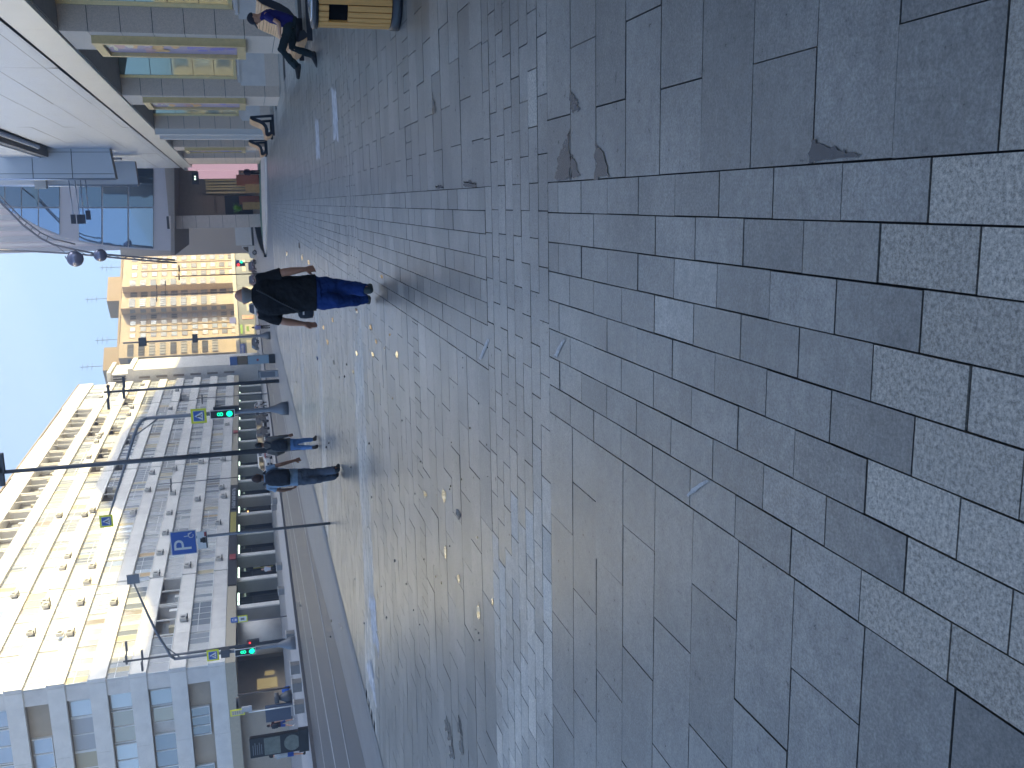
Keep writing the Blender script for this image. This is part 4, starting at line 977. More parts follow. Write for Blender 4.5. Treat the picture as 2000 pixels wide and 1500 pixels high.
# the man in black nearest the camera
Y0 = 12.42
def J0(x, y, dy=0., Y=Y0): return atY(x, y, Y+dy)
man_base = G(733, 573)
J = dict(head=J0(479, 577, .02), neck=J0(493, 579.5, -.02), shR=J0(506, 546.5), shL=J0(510, 613), elR=J0(556, 531.5, -.06), elL=J0(555, 628, .04), wrR=J0(595, 526, -.0), wrL=J0(592, 632.5, .18), hdR=J0(613, 524.5, .06), hdL=J0(619, 636, .26),
         hipR=J0(611, 559), hipL=J0(611, 586), knR=J0(662, 559, .05), knL=J0(657, 588, -.06), anR=J0(716, 566.5, -.18), anL=J0(712, 583.5, .22), palmR=(-.3, 1, 0), palmL=(.6, -.75, .1), curlR=.75, curlL=.3)
J['toeR'] = J['anR']+Vector((.02, .2, -.02)); J['toeL'] = J['anL']+Vector((-.05, .2, -.02))
Wm = dict(chest=(.245, .155), belly=(.235, .17), hem=(.235, .165), hemdrop=-.04, uparm=.062, fore=.050, wrist=.031, thigh=.122, knee=.092, calf=.088, cuff=.078, head=1.1, collar=.15, stoop=.02, shoe=1.15, hand=1.08)
man = person('balding grey haired man in black t-shirt and blue jeans walking away, nearest the camera', man_base, J, Wm, dict(skin=SKR, top=M_BLK, legs=M_DENIM, shoe=M_SHOEG, hair=M_HAIRG), (0, 1, 0), .009, .86, 'fringe')
# crossbody bag
bag = thing('shoulder_bag', 'small black crossbody bag at the hip of the man in black', 'bag', J0(596, 612))
mb = MB(); c = J0(597, 610, -.02); rows = [ring(c+UP*z, rx, .05, Vector((.9, -.43, 0)), Vector((.43, .9, 0)), 16, 3) for z, rx in ((-.1, .03), (-.085, .075), (0, .085), (.07, .075), (.095, .03))]; mb.grid(rows, M_PACK)
o = child(mb, 'pouch', bag); 
mb = MB(); mb.tube([J0(501, 566, -.17), J0(520, 575, -.19), J0(545, 589, -.19), J0(570, 601, -.185), J0(585, 609, -.14)], .011, mat('bag_strap', (.03, .032, .038), .7), n=6); child(mb, 'strap', bag)
mb = MB(); mb.box((-.025, -.062, .02), (.025, -.05, .04), M_WPOST, lambda p: c+p); child(mb, 'buckle', bag)
# pedestrian with grey jeans and black backpack
Y1 = 19.45
def J1(x, y, dy=0.): return atY(x, y, Y1+dy)
gl_base = G(667, 918)
J = dict(head=J1(503.5, 934), neck=J1(516, 934.5), shR=J1(522, 914.5), shL=J1(523, 952.5), elR=J1(549, 907, -.1), elL=J1(549, 958, .06), wrR=J1(575, 899.5, .0), wrL=J1(568, 955, .25), hdR=J1(587, 896.5, .05), hdL=J1(577, 952, .34),
         hipR=J1(580, 926), hipL=J1(580, 938.5), knR=J1(618, 922.5, .1), knL=J1(618, 937, -.05), anR=J1(656, 917.5, -.02), anL=J1(654, 928.5, .25), palmR=(-.5, 1, 0), palmL=(1, .3, 0), curlR=.8, curlL=.8)
J['toeR'] = J['anR']+Vector((.03, .2, -.02)); J['toeL'] = J['anL']+Vector((-.03, .2, -.02))
W1 = dict(chest=(.20, .125), belly=(.18, .12), hem=(.185, .125), hemdrop=-.02, uparm=.046, fore=.04, wrist=.027, thigh=.10, knee=.083, calf=.085, cuff=.085, head=1.0, shoe=1.15)
gl = person('pedestrian in pale blue t-shirt and grey jeans carrying a black backpack', gl_base, J, W1, dict(skin=SKT, top=M_LBLUE, legs=M_GREYJ, shoe=M_SHOEB, hair=M_HAIRB), (0, 1, 0), .011, .62, 'short')
def backpack(label, c, w_, h_, d_, shs, lean=0.):
    t = thing('backpack', label, 'backpack', c); mb = MB()
    rows = [ring(c+UP*(z*h_)+Vector((0, dd, 0)), w_*k, d_*kk, Vector((1, 0, 0)), Vector((0, 1, 0)), 20, 3.2) for z, k, kk, dd in ((-.5, .6, .6, .01), (-.46, .95, .95, 0), (-.2, 1, 1.1, -.01), (.15, .96, 1., 0), (.38, .8, .8, .02), (.5, .45, .45, .03))]
    mb.grid(rows, M_PACK); finish(mb, 'sack', t, .012)
    mb = MB(); rows = [ring(c+UP*(z*h_)+Vector((0, -d_*.75, 0)), w_*.72*k, d_*.5*k, Vector((1, 0, 0)), Vector((0, 1, 0)), 18, 3.) for z, k in ((-.44, .6), (-.38, 1), (-.1, 1.), (-.04, .7))]; mb.grid(rows, M_PACK); finish(mb, 'pocket', t, .012)
    for s in shs:
        mb = MB(); mb.tube([c+UP*h_*.38+Vector(((s.x-c.x)*.5, .05, 0)), s+Vector((0, -.05, .07)), s+Vector((0, .1, .0))], .026, M_PACK, n=8); child(mb, 'strap', t)
    return t
backpack('black backpack worn by the pedestrian in the pale blue t-shirt', J1(542, 933, -.2), .17, .5, .12, [J['shR'].lerp(J['shL'], .2), J['shR'].lerp(J['shL'], .8)])
# pedestrian in the olive jacket
Y2 = 26.6
def J2(x, y, dy=0.): return atY(x, y, Y2+dy)
J = dict(head=J2(506.5, 869.5), neck=J2(516, 869.8), shR=J2(523.5, 857.5), shL=J2(524, 882.5), elR=J2(544, 854.5, -.1), elL=J2(541, 886.5, -.02), wrR=J2(563, 850.5, -.02), wrL=J2(555, 883, .2), hdR=J2(575, 848.5, .05), hdL=J2(561, 876, .28),
         hipR=J2(567, 864.2), hipL=J2(567, 872.5), knR=J2(590, 860.8, .18), knL=J2(590, 873.5, .0), anR=J2(613, 857.8, .25), anL=J2(613, 874, -.28), palmR=(-.4, 1, 0), palmL=(1, .3, 0), curlR=.6, curlL=.6)
J['toeR'] = J['anR']+Vector((.02, .2, -.02)); J['toeL'] = J['anL']+Vector((-.02, .2, -.06))
W2 = dict(chest=(.20, .13), belly=(.19, .13), hem=(.185, .13), hemdrop=.0, uparm=.056, fore=.045, wrist=.029, thigh=.088, knee=.068, calf=.062, cuff=.052, head=1.0, topname='jacket', shoe=1.1)
gr = person('pedestrian in olive jacket and light blue jeans carrying a black backpack', G(622, 870), J, W2, dict(skin=SKT, top=M_OLIVE, legs=M_LDEN, shoe=M_SHOEBR, hair=M_HAIRD), (0, 1, 0), .012, 1.5, 'short')
backpack('black backpack worn by the pedestrian in the olive jacket', J2(545, 870.5, -.19), .16, .46, .11, [J['shR'].lerp(J['shL'], .2), J['shR'].lerp(J['shL'], .8)])
# man resting on the bench
Y3 = 20.25
def J3(x, y, dy=0.): return atY(x, y, Y3+dy)
J = dict(head=J3(496.5, 36.5), neck=J3(509, 32), shR=J3(519, 28, .17), shL=J3(520, 28, -.17), elR=J3(545, 46, .2), elL=J3(544, 45, -.22), wrR=J3(546, 66, .1), wrL=J3(546.5, 63.5, -.14), hdR=J3(549, 81, .0), hdL=J3(549, 77, -.04),
         hipR=J3(568, 44, .09), hipL=J3(568, 44, -.09), knR=J3(571, 93, .09), knL=J3(550, 98, -.11), anR=J3(610.5, 108, .06), anL=J3(580, 131, -.04), gaze=(-1, -.12, -.2), palmR=(0, -.3, -1), palmL=(0, .3, -1), curlR=.5, curlL=.4, ankh=.07)
J['toeR'] = J['anR']+Vector((-.2, -.02, -.03)); J['toeL'] = J['anL']+Vector((-.17, -.02, .03))
W3 = dict(chest=(.20, .125), belly=(.19, .135), hem=(.18, .13), hemdrop=-.02, uparm=.050, fore=.042, wrist=.028, thigh=.098, knee=.077, calf=.072, cuff=.070, head=1.05, shoe=1.2)
st = person('man in dark cap, navy t-shirt and dark green trousers sitting on the slatted bench', G(617, 112), J, W3, dict(skin=SK, top=M_NAVYT, legs=M_GREENT, shoe=M_SHOEB, hair=M_HAIRD), (-1, 0, .25), .010, .62, None, face=True)
hd = J['head']; gz = Vector((-1, -.12, -.2)).normalized(); ha = gz.cross(UP).normalized(); hu = ha.cross(gz)
mb = MB(); rows = []
for f, q in ((.12, 1.0), (.3, 1.03), (.6, .95), (.85, .72), (1.05, .4), (1.14, .06)): rows.append(ring(hd+hu*(f*.124)-gz*.008, .090*q, .112*q, ha, gz, 20))
mb.grid(rows, mat('cap_fabric', (.012, .012, .022), .8, bump=.4, bscale=60))
rows = [ring(hd+hu*(.022-.012*i)+gz*(.08+.035*i), (.082, .08, .07, .04)[i], .012, ha, hu, 14) for i in range(4)]; mb.grid(rows, bpy.data.materials['cap_fabric'])
finish(mb, 'cap', st, .008)
# ------------------------------------------------------------------ bin and benches
M_SLAT = mat('bin_wood', (.66, .33, .09), .5, var=.22, vscale=3, stretch=(14, 14, 1)); M_BINM = mat('bin_metal', (.012, .014, .02), .35); M_BINT = mat('bin_top_steel', (.5, .5, .52), .22, metal=.9)
bc = Vector((1.985, 9.87, 0)); br_ = .315
binn = thing('litter_bin', 'round litter bin clad in yellow wooden slats with black base and rim', 'litter bin', bc)
mb = MB(); mb.lathe([(br_-.02, .0), (br_+.012, .005), (br_+.014, .03), (br_+.012, .085), (br_-.01, .1)], M_BINM, bc, 40); child(mb, 'base', binn)
mb = MB(); mb.lathe([(br_-.03, .09), (br_-.03, .80)], mat('bin_hole_black', (.004, .004, .005), .9, spec=.1), bc, 40); child(mb, 'drum', binn)  # near-black colour put in so the opening looks deep and shaded
mb = MB(); ns = 30
for i in range(ns):
    a0, a1 = 2*math.pi*(i+.06)/ns, 2*math.pi*(i+.94)/ns
    am = (a0+a1)/2; dirn = Vector((math.cos(am), math.sin(am), 0)); hole = dirn.x < -.45 and dirn.y < .0 and dirn.x > -.93
    for z0, z1 in (((.1, .52), (.70, .795)) if hole else ((.1, .795),)):
        A = [bc+Vector((r_*math.cos(a), r_*math.sin(a), z)) for z in (z0, z1) for r_, a in ((br_-.03, a0), (br_-.03, a1), (br_, a1), (br_, a0))]
        for q in ((0, 1, 2, 3), (7, 6, 5, 4), (0, 3, 7, 4), (3, 2, 6, 7), (2, 1, 5, 6), (1, 0, 4, 5)): mb.face([A[j] for j in q], M_SLAT)
child(mb, 'slat_cladding', binn, bevel=.004)
mb = MB(); mb.lathe([(br_-.06, .80), (br_+.015, .80), (br_+.018, .835), (br_+.005, .85), (br_-.04, .852)], M_BINM, bc, 40); child(mb, 'rim', binn)
mb = MB(); mb.lathe([(br_-.04, .853), (br_-.07, .862), (.18, .866), (.16, .84), (.02, .83)], M_BINT, bc, 40); child(mb, 'lid', binn)
M_BSL = mat('bench_wood', (.72, .40, .19), .5, var=.2, vscale=4, stretch=(12, 1, 12)); M_BFR = mat('bench_frame', (.012, .016, .028), .45)
PROF = [(.80, 1.08), (.72, .98), (.66, .84), (.60, .68), (.52, .54), (.42, .46), (.30, .43), (.18, .43), (.06, .42), (.0, .37), (.0, .28), (.05, .18), (.12, .08)]
def bench(loc, label):
    t = thing('bench', label, 'bench', loc, group='curved slatted benches along the cinema wall'); loc = Vector(loc); L = 3.0
    P = [Vector((x, 0, z)) for x, z in PROF]
    for ye, in ((.0,), (L-.08,)):
        mb = MB(); inner = []
        for i, p in enumerate(P):
            a, b_ = P[max(0, i-1)], P[min(len(P)-1, i+1)]; d = (b_-a).normalized(); n_ = Vector((-d.z, 0, d.x)); inner.append(p+n_*.15)
        for i in range(len(P)-1):
            q = [P[i], P[i+1], inner[i+1], inner[i]]; f0 = [loc+v+Vector((0, ye, 0)) for v in q]; f1 = [v+Vector((0, .08, 0)) for v in f0]
            mb.face(f0, M_BFR); mb.face(list(reversed(f1)), M_BFR)
            for j in range(4): mb.face([f0[j], f0[(j+1) % 4], f1[(j+1) % 4], f1[j]], M_BFR)
        mb.box((.03, ye, 0), (.98, ye+.08, .11), M_BFR, lambda p: loc+p)
        mb.prism([(.86, .11), (.98, .11), (.90, 1.06), (.80, 1.08)], 'y', ye, ye+.08, M_BFR, lambda p: loc+p)
        child(mb, 'side_frame', t, norm=True)
    cum = []; 
    for i in range(len(P)-1):
        a, b_ = P[i], P[i+1]; n = max(1, round((b_-a).length/.062))
        for j in range(n): cum.append((a.lerp(b_, (j+.07)/n), a.lerp(b_, (j+.93)/n)))
    for part, seg in (('backrest', cum[:9]), ('seat', cum[9:])):
        mb = MB()
        for a, b_ in seg:
            d = (b_-a).normalized(); n_ = Vector((-d.z, 0, d.x)); a, b_ = a-n_*.014, b_-n_*.014; n_ = n_*.034
            q = [a, b_, b_+n_, a+n_]
            f0 = [loc+v+Vector((0, .03, 0)) for v in q]; f1 = [v+Vector((0, L-.06, 0)) for v in f0]
            mb.face(f0, M_BSL); mb.face(list(reversed(f1)), M_BSL)
            for j in range(4): mb.face([f0[j], f0[(j+1) % 4], f1[(j+1) % 4], f1[j]], M_BSL)
        child(mb, part, t)
    return t
bench(G(611, 82), 'curved slatted bench with the man in the dark cap sitting on it')
bench(G(537, 266), 'empty curved slatted bench, nearer of the two further along the cinema wall')
bench(G(523.5, 303), 'empty curved slatted bench, farthest along the cinema wall')
# ------------------------------------------------------------------ poles, signs and lamps
M_POLE = mat('pole_grey', (.20, .21, .23), .45, metal=.3); M_POLED = mat('pole_dark', (.085, .09, .10), .45, metal=.3)
M_BLUE = mat('sign_blue', (.045, .13, .46), .4); M_WSIGN = mat('sign_white', (.8, .8, .78), .45); M_YEL = mat('sign_yellow_green', (.86, .88, .03), .45); M_BLACK = mat('sign_black', (.012, .012, .014), .4)
M_TLG = mat('signal_green', (.0, .6, .3), .3, emit=(0., 1, .42), es=.55); M_TLR = mat('signal_red', (.6, .02, .02), .3, emit=(1, .05, .05), es=.5)
def toCam(P): d = Vector((-P.x*0, -1, 0)); return d
def panel(P, w_, h_, mbs, m, z=0.):
    """upright panel facing the camera end of the street, centred on P"""
    mbs.box((P.x-w_/2, P.y-.02-z, P.z-h_/2), (P.x+w_/2, P.y+.0-z, P.z+h_/2), m)
def polemesh(base, topz, r0, r1, m, flare=False):
    mb = MB(); pr = [(r0, 0.), (r1, topz-base.z)]
    if flare: pr = [(.36, 0), (.34, .35), (.22, .62), (r0, .98), (r1, topz-base.z)]
    mb.lathe(pr, m, base, 16); return mb
# parking sign
b_ = G(645, 1022); P1 = atY(359, 1058, b_.y); P2 = atY(395.5, 1053, b_.y)
t = thing('parking_sign', 'blue parking sign with wheelchair symbol and white plate on a thin grey pole', 'sign', b_)
child(polemesh(b_, P1.z+.25, .034, .034, M_POLE), 'pole', t)
mb = MB(); panel(P1, .60, .60, mb, M_WSIGN, .05); panel(P1, .555, .555, mb, M_BLUE, .066)
text_into(mb, 'P', M_WSIGN, lambda x, y: (P1.x-.06+x, P1.y-.09, P1.z+y), .58)
cx, cz = P1.x+.17, P1.z-.15                           # wheelchair symbol
ringp = [Vector((cx+.055*math.cos(a*.5236), P1.y-.09, cz-.03+.055*math.sin(a*.5236))) for a in range(11)]
mb.tube(ringp, .009, M_WSIGN, n=5); mb.tube([(cx-.01, P1.y-.09, cz+.13), (cx-.005, P1.y-.09, cz+.03), (cx+.05, P1.y-.09, cz+.03), (cx+.08, P1.y-.09, cz-.06)], .01, M_WSIGN, n=5)
child(mb, 'sign_plate', t, norm=False)
mb = MB(); panel(P2, .44, .24, mb, M_WSIGN, .05); mb.box((P2.x-.07, P2.y-.075, P2.z-.08), (P2.x+.07, P2.y-.07, P2.z-.0), M_BLACK); mb.box((P2.x-.05, P2.y-.075, P2.z), (P2.x+.05, P2.y-.07, P2.z+.05), M_BLACK)
mb.box((P2.x-.2, P2.y-.075, P2.z-.11), (P2.x+.2, P2.y-.07, P2.z-.085), M_BLACK); mb.box((P2.x+.09, P2.y-.076, P2.z-.10), (P2.x+.2, P2.y-.071, P2.z-.05), M_SIGNR)
child(mb, 'lower_plate', t, norm=False)
# crossing signs and signals
def crossing(P, s, mb):
    panel(P, s, s, mb, M_YEL, .06); panel(P, s*.72, s*.72, mb, M_WSIGN, .075); panel(P, s*.68, s*.68, mb, M_BLUE, .085)
    y = P.y-.11; q = s*.31
    mb.face([(P.x-q, y, P.z-q*.85), (P.x+q, y, P.z-q*.85), (P.x, y, P.z+q*.9)], M_WSIGN)
    k = s*.05; y -= .006                               # walking figure
    mb.face([(P.x-k*.7+k*.9*math.cos(a), y, P.z+q*.28+k*.9*math.sin(a)) for a in [i*.628 for i in range(10)]], M_BLACK)
    mb.face([(P.x-k, y, P.z-k*.6), (P.x+k*.7, y, P.z-k*.6), (P.x+k*.4, y, P.z+q*.2), (P.x-k, y, P.z+q*.2)], M_BLACK)
    mb.face([(P.x-k, y, P.z-k*.6), (P.x-k*2.6, y, P.z-q*.7), (P.x-k*1.5, y, P.z-q*.7), (P.x+k*.3, y, P.z-k*.6)], M_BLACK)
    mb.face([(P.x-k*.1, y, P.z-k*.6), (P.x+k*1.4, y, P.z-q*.7), (P.x+k*2.5, y, P.z-q*.7), (P.x+k*.8, y, P.z-k*.6)], M_BLACK)
def signal(P0, P1_, Pg, Pd, digit, par, s=.36):
    """housing between two heights with white edge, lit green lens and countdown digit"""
    mb = MB(); c = (P0+P1_)/2; h_ = abs(P0.z-P1_.z); mb.box((c.x-s/2, c.y-.22, c.z-h_/2), (c.x+s/2, c.y-.02, c.z+h_/2), M_BLACK)
    for q in (-1, 1): mb.box((c.x+q*s/2-.015, c.y-.24, c.z-h_/2-.02), (c.x+q*s/2+.015, c.y-.2, c.z+h_/2+.02), M_WSIGN); mb.box((c.x-s/2, c.y-.24, c.z+q*h_/2-.015), (c.x+s/2, c.y-.2, c.z+q*h_/2+.015), M_WSIGN)
    h0 = child(mb, 'signal_housing', par)
    mb = MB(); mb.face([(c.x+.15*math.cos(a*.314), c.y-.235, Pg.z+.15*math.sin(a*.314)) for a in range(20)], M_TLG); l_ = child(mb, 'green_lens', par, norm=False)
    for k in range(1): 
        mb = MB(); mb.tube([(c.x+.165*math.cos(a*.314), c.y-.30, Pg.z+.165*math.sin(a*.314)) for a in range(0, 11)], .015, M_BLACK, n=5); child(mb, 'visor', par)
    mb = MB(); text_into(mb, digit, M_TLG, lambda x, y: (c.x+x, c.y-.232, Pd.z+y), .42); child(mb, 'countdown_digit', par, norm=False)
bn = G(563, 797); YN = bn.y
t = thing('traffic_light', 'traffic light with green lens and countdown left of the pedestrians, nearer of the two masts', 'traffic light', bn, group='mast arm traffic lights')
zt = atY(285, 815, YN).z
child(polemesh(bn, zt, .12, .085, M_POLE, True), 'mast', t)
mb = MB(); pT = bn.copy(); pT.z = zt-.05
mb.tube([pT, pT+Vector((-.08, 0, .25)), pT+Vector((-.4, 0, .48))] + [atY(x, y, YN) for x, y in ((262, 850), (247, 900), (228, 960), (214, 1006))], [.085, .08, .075, .07, .065, .055, .045], M_POLE, n=10); child(mb, 'arm', t)
mb = MB(); q = bn.copy(); q.z = atY(312, 814, YN).z; mb.tube([q, atY(262, 852, YN)], .035, M_POLE, n=6); child(mb, 'brace', t)
mb = MB(); crossing(atY(388.5, 811, YN)-Vector((0, .1, 0)), .74, mb); child(mb, 'crossing_sign', t, norm=False)
mb = MB(); crossing(atY(208, 1017, YN-.2), .62, mb); child(mb, 'crossing_sign', t, norm=False)
signal(atY(411, 808, YN-.15), atY(458, 806, YN-.15), atY(448.5, 808.5, YN), atY(431, 809, YN), '8', t, .4)
mb = MB(); p = atY(437, 796, YN+.2); mb.box((p.x-.1, YN-.1, p.z-.75), (p.x+.1, YN+.1, p.z+.5), M_POLED); child(mb, 'side_signal', t)
bf = G(578, 1255); YF = bf.y
t = thing('traffic_light', 'traffic light across the road with a long mast arm over the lanes', 'traffic light', bf, group='mast arm traffic lights')
zt = atY(340, 1284, YF).z
child(polemesh(bf, zt, .11, .08, M_POLE, True), 'mast', t)
mb = MB(); pT = bf.copy(); pT.z = zt-.05
mb.tube([pT, atY(333, 1281, YF), atY(326, 1268, YF), atY(308, 1240, YF), atY(290, 1203, YF), atY(275, 1170, YF), atY(262, 1140, YF)], [.08, .075, .07, .065, .06, .05, .04], M_POLE, n=10); child(mb, 'arm', t)
mb = MB(); mb.tube([atY(352, 1284, YF), atY(322, 1262, YF), atY(312, 1246, YF)], .03, M_POLE, n=6); child(mb, 'brace', t)
mb = MB(); c = atY(260, 1131, YF); mb.box((c.x-.25, c.y-.03, c.z-.3), (c.x+.25, c.y+.03, c.z+.3), M_POLE); c = atY(257, 1083, YF); child(mb, 'sign_back', t)
mb = MB(); crossing(atY(416, 1277, YF)-Vector((0, .1, 0)), .62, mb); child(mb, 'crossing_sign', t, norm=False)
signal(atY(459, 1271, YF-.15), atY(499, 1268, YF-.15), atY(492, 1269, YF), atY(476, 1269.5, YF), '8', t, .36)
mb = MB(); p = atY(440, 1274, YF); mb.box((p.x-.22, YF-.2, p.z-.22), (p.x+.22, YF+.2, p.z+.22), M_POLED); child(mb, 'camera_box', t)
mb = MB(); p = atY(488, 1254, YF+.4); mb.box((p.x-.12, p.y-.1, p.z-.5), (p.x+.12, p.y+.1, p.z+.16), M_POLED); mb.box((p.x-.05, p.y-.12, p.z-.05), (p.x+.05, p.y-.1, p.z+.05), M_TLR); child(mb, 'side_signal', t)
# street lamps
def lamp(base, topx, topy, r0, r1, label, arms, m=M_POLED, flare=False, group='street lamps'):
    tp_ = atY(topx, topy, base.y); t = thing('street_lamp', label, 'street lamp', base, group=group)
    child(polemesh(base, tp_.z, r0, r1, m, flare), 'pole', t)
    for (x, y0, y1, th) in arms:
        A, B_ = atY(x, y0, base.y), atY(x, y1, base.y); mb = MB(); mb.tube([A, B_], th*.55, m, n=6); child(mb, 'arm', t)
        for q in (A, B_):
            mb = MB(); mb.box((q.x-.35, q.y-.12, q.z-.06), (q.x+.35, q.y+.12, q.z+.08), m); child(mb, 'lamp_head', t)
    return t
L0 = G(588, 874)
lamp(L0, -20, 924, .105, .07, 'tallest dark street lamp behind the two pedestrians with backpacks', [(4, 904, 930, .09)])
lamp(G(545, 744), 203, 765.5, .12, .07, 'dark street lamp with two crossed arms in front of the concrete block', [(212, 762, 789, .1), (242, 746, 768, .1)])
lamp(G(528, 655), 240, 668.5, .12, .07, 'street lamp on a flared base between the parking kiosk and the man in black', [], M_POLE, True)
t = bpy.data.objects['street_lamp.002']
for (x0, x1, y) in ((376, 386, 661), (271, 286, 668)):
    a, b_ = atY(x0, y, t.location.y), atY(x1, y, t.location.y); mb = MB(); mb.box((a.x-.35, a.y-.2, b_.z), (a.x+.35, a.y+.2, a.z), M_POLED); child(mb, 'box', t)
lamp(G(558, 1250), 240, 1286, .13, .07, 'dark street lamp beside the far traffic light with arms against the sunlit facade', [(247, 1262, 1288, .08), (278, 1279, 1301, .08)])
lamp(G(568, 1342), 465, 1375, .06, .045, 'low park lamp on a thin brown pole at the corner of the concrete block', [(464, 1373, 1379, .08)], mat('brown_pole', (.10, .075, .06), .5))
lamp(G(522, 769), 383, 783, .05, .04, 'thin dark pole with a short arm left of the nearer traffic light', [(395, 776, 783, .05)])
lamp(G(533, 926), 310, 951, .05, .04, 'thin dark camera pole above the pedestrian in the pale blue t-shirt', [(334, 941, 954, .05)])
lamp(G(513, 534), 343, 541, .07, .05, 'dark lamp post right of the head of the man in black, against the tan building', [(350, 524, 541, .07)])
lamp(G(505, 568), 305, 571, .09, .06, 'taller dark lamp post behind the man in black against the tan building', [(306, 560, 585, .07), (323, 553, 573, .07)])
lamp(G(530, 806), 420, 815, .06, .05, 'short dark post right behind the nearer traffic light mast', [])
# small signs over the road
bs = G(575, 1378); t = thing('stop_sign', 'thin white post with a yellow framed timetable board, before the tan wall', 'sign', bs)
pz = atY(486, 1396, bs.y); child(polemesh(bs, pz.z, .04, .035, M_WSIGN), 'pole', t)
mb = MB(); a = atY(464, 1391, bs.y); mb.box((a.x-.2, bs.y-.05, a.z-.42), (a.x+.2, bs.y+.0, a.z+.42), M_YEL); mb.box((a.x-.14, bs.y-.065, a.z-.35), (a.x+.14, bs.y-.05, a.z+.35), mat('timetable_paper', (.62, .55, .40), .6))
for j in range(5): mb.box((a.x-.1, bs.y-.07, a.z-.28+.13*j), (a.x+.1, bs.y-.066, a.z-.25+.13*j), M_POLE)
child(mb, 'board', t, norm=False)
mb = MB(); a = atY(482, 1384, bs.y); mb.box((a.x-.16, bs.y-.1, a.z-.3), (a.x+.16, bs.y+.05, a.z+.3), M_CURT[2]); child(mb, 'box', t)
bs = G(561, 1203); t = thing('stop_sign', 'thin pole with blue bus symbol above a yellow framed plate', 'sign', bs)
pz = atY(452, 1211, bs.y); child(polemesh(bs, pz.z, .04, .035, M_POLE), 'pole', t)
mb = MB(); a = atY(473, 1208, bs.y); mb.box((a.x-.24, bs.y-.06, a.z-.36), (a.x+.24, bs.y-.04, a.z+.3), M_YEL); mb.box((a.x-.17, bs.y-.075, a.z-.29), (a.x+.17, bs.y-.06, a.z+.23), M_WSIGN); mb.box((a.x-.08, bs.y-.08, a.z-.15), (a.x+.08, bs.y-.076, a.z+.1), M_POLE); child(mb, 'plate', t, norm=False)
mb = MB(); a = atY(458, 1210, bs.y); mb.box((a.x-.18, bs.y-.06, a.z-.25), (a.x+.18, bs.y-.04, a.z+.25), M_BLUE); mb.box((a.x-.08, bs.y-.066, a.z-.15), (a.x+.08, bs.y-.061, a.z+.15), M_WSIGN); mb.box((a.x-.05, bs.y-.07, a.z-.02), (a.x+.05, bs.y-.067, a.z+.1), M_BLUE); child(mb, 'bus_plate', t, norm=False)
# kiosk, cabinet, totem, boxes
bk_ = G(537, 700); t = thing('parking_kiosk', 'tall pale blue terminal with a dark screen and dark base beside the road', 'kiosk', bk_)
def zat(px, py, Y): return atY(px, py, Y).z
w2 = .31; z1, z2, z3, z4 = zat(525, 700, bk_.y), zat(484, 701, bk_.y), zat(463, 702, bk_.y), zat(449, 703, bk_.y)
M_KB = mat('kiosk_blue_grey', (.30, .40, .46), .45); M_KS = mat('kiosk_screen', (.03, .045, .05), .12, spec=.9); M_KT = mat('kiosk_top_blue', (.10, .16, .34), .4)
for nm, lo, hi, m_, g_ in (('base', bk_.z, z1, M_BLACK, .02), ('body', z1, z2, M_KB, 0), ('screen', z2, z3, M_KS, -.005), ('head', z3, z4, M_KT, 0)):
    mb = MB(); mb.box((bk_.x-w2-g_, bk_.y-.2-g_, lo), (bk_.x+w2+g_, bk_.y+.2+g_, hi), m_); child(mb, nm, t, bevel=.02)
mb = MB(); zc = zat(503, 700, bk_.y); mb.face([(bk_.x+.09*math.cos(a*.314), bk_.y-.204, zc+.09*math.sin(a*.314)) for a in range(20)], M_SIGNR); child(mb, 'emblem', t, norm=False)
bc2 = G(543, 729); t = thing('utility_cabinet', 'low light grey utility cabinet left of the parking kiosk', 'cabinet', bc2)
mb = MB(); mb.box((bc2.x-.22, bc2.y-.2, bc2.z), (bc2.x+.22, bc2.y+.2, bc2.z+1.25), M_CURT[2]); child(mb, 'body', t, bevel=.02); mb = MB(); mb.box((bc2.x-.25, bc2.y-.23, bc2.z+1.25), (bc2.x+.25, bc2.y+.23, bc2.z+1.3), M_POLE); child(mb, 'top', t); mb = MB(); mb.box((bc2.x-.18, bc2.y-.215, bc2.z+.2), (bc2.x+.18, bc2.y-.2, bc2.z+1.15), M_POLE); child(mb, 'door', t)
tA, tB = G(603.5, 1427), G(604, 1456); tc = (tA+tB)/2
t = thing('information_totem', 'black information totem with a grey green map and round dial across the road', 'totem', tc)
zt = zat(488, 1460, tc.y); w2 = (tA-tB).length/2+.03
def tot(nm, x0, x1, f0, f1, m_, o=0., bev=0):
    mb = MB(); mb.box((tc.x+x0*w2, tc.y-.12-o, tc.z+(zt-tc.z)*f0), (tc.x+x1*w2, tc.y+.12, tc.z+(zt-tc.z)*f1), m_); child(mb, nm, t, bevel=bev)
M_TB = mat('totem_black', (.012, .014, .02), .3); M_MAP = mat('map_panel', (.17, .19, .165), .4, var=.25, vscale=6)
tot('base', -1.12, 1.12, 0, .18, M_TB, .02); tot('body', -1, 1, .18, 1, M_TB, 0, .02); tot('map', -.86, .86, .49, .76, M_MAP, .006)
mb = MB(); mb.face([(tc.x+.8*w2*math.cos(a*.314), tc.y-.127, tc.z+(zt-tc.z)*.29+.75*w2*math.sin(a*.314)) for a in range(20)], M_MAP); child(mb, 'dial', t, norm=False)
mb = MB()
for j in range(5): mb.box((tc.x-.7*w2, tc.y-.128, tc.z+(zt-tc.z)*(.80+.035*j)), (tc.x+.5*w2*(.6+.4*(j % 2)), tc.y-.121, tc.z+(zt-tc.z)*(.812+.035*j)), M_POLE)
child(mb, 'lettering', t, norm=False)
q = G(572, 1386); t = thing('notice_board', 'slate blue freestanding board in front of the tan wall', 'board', q)
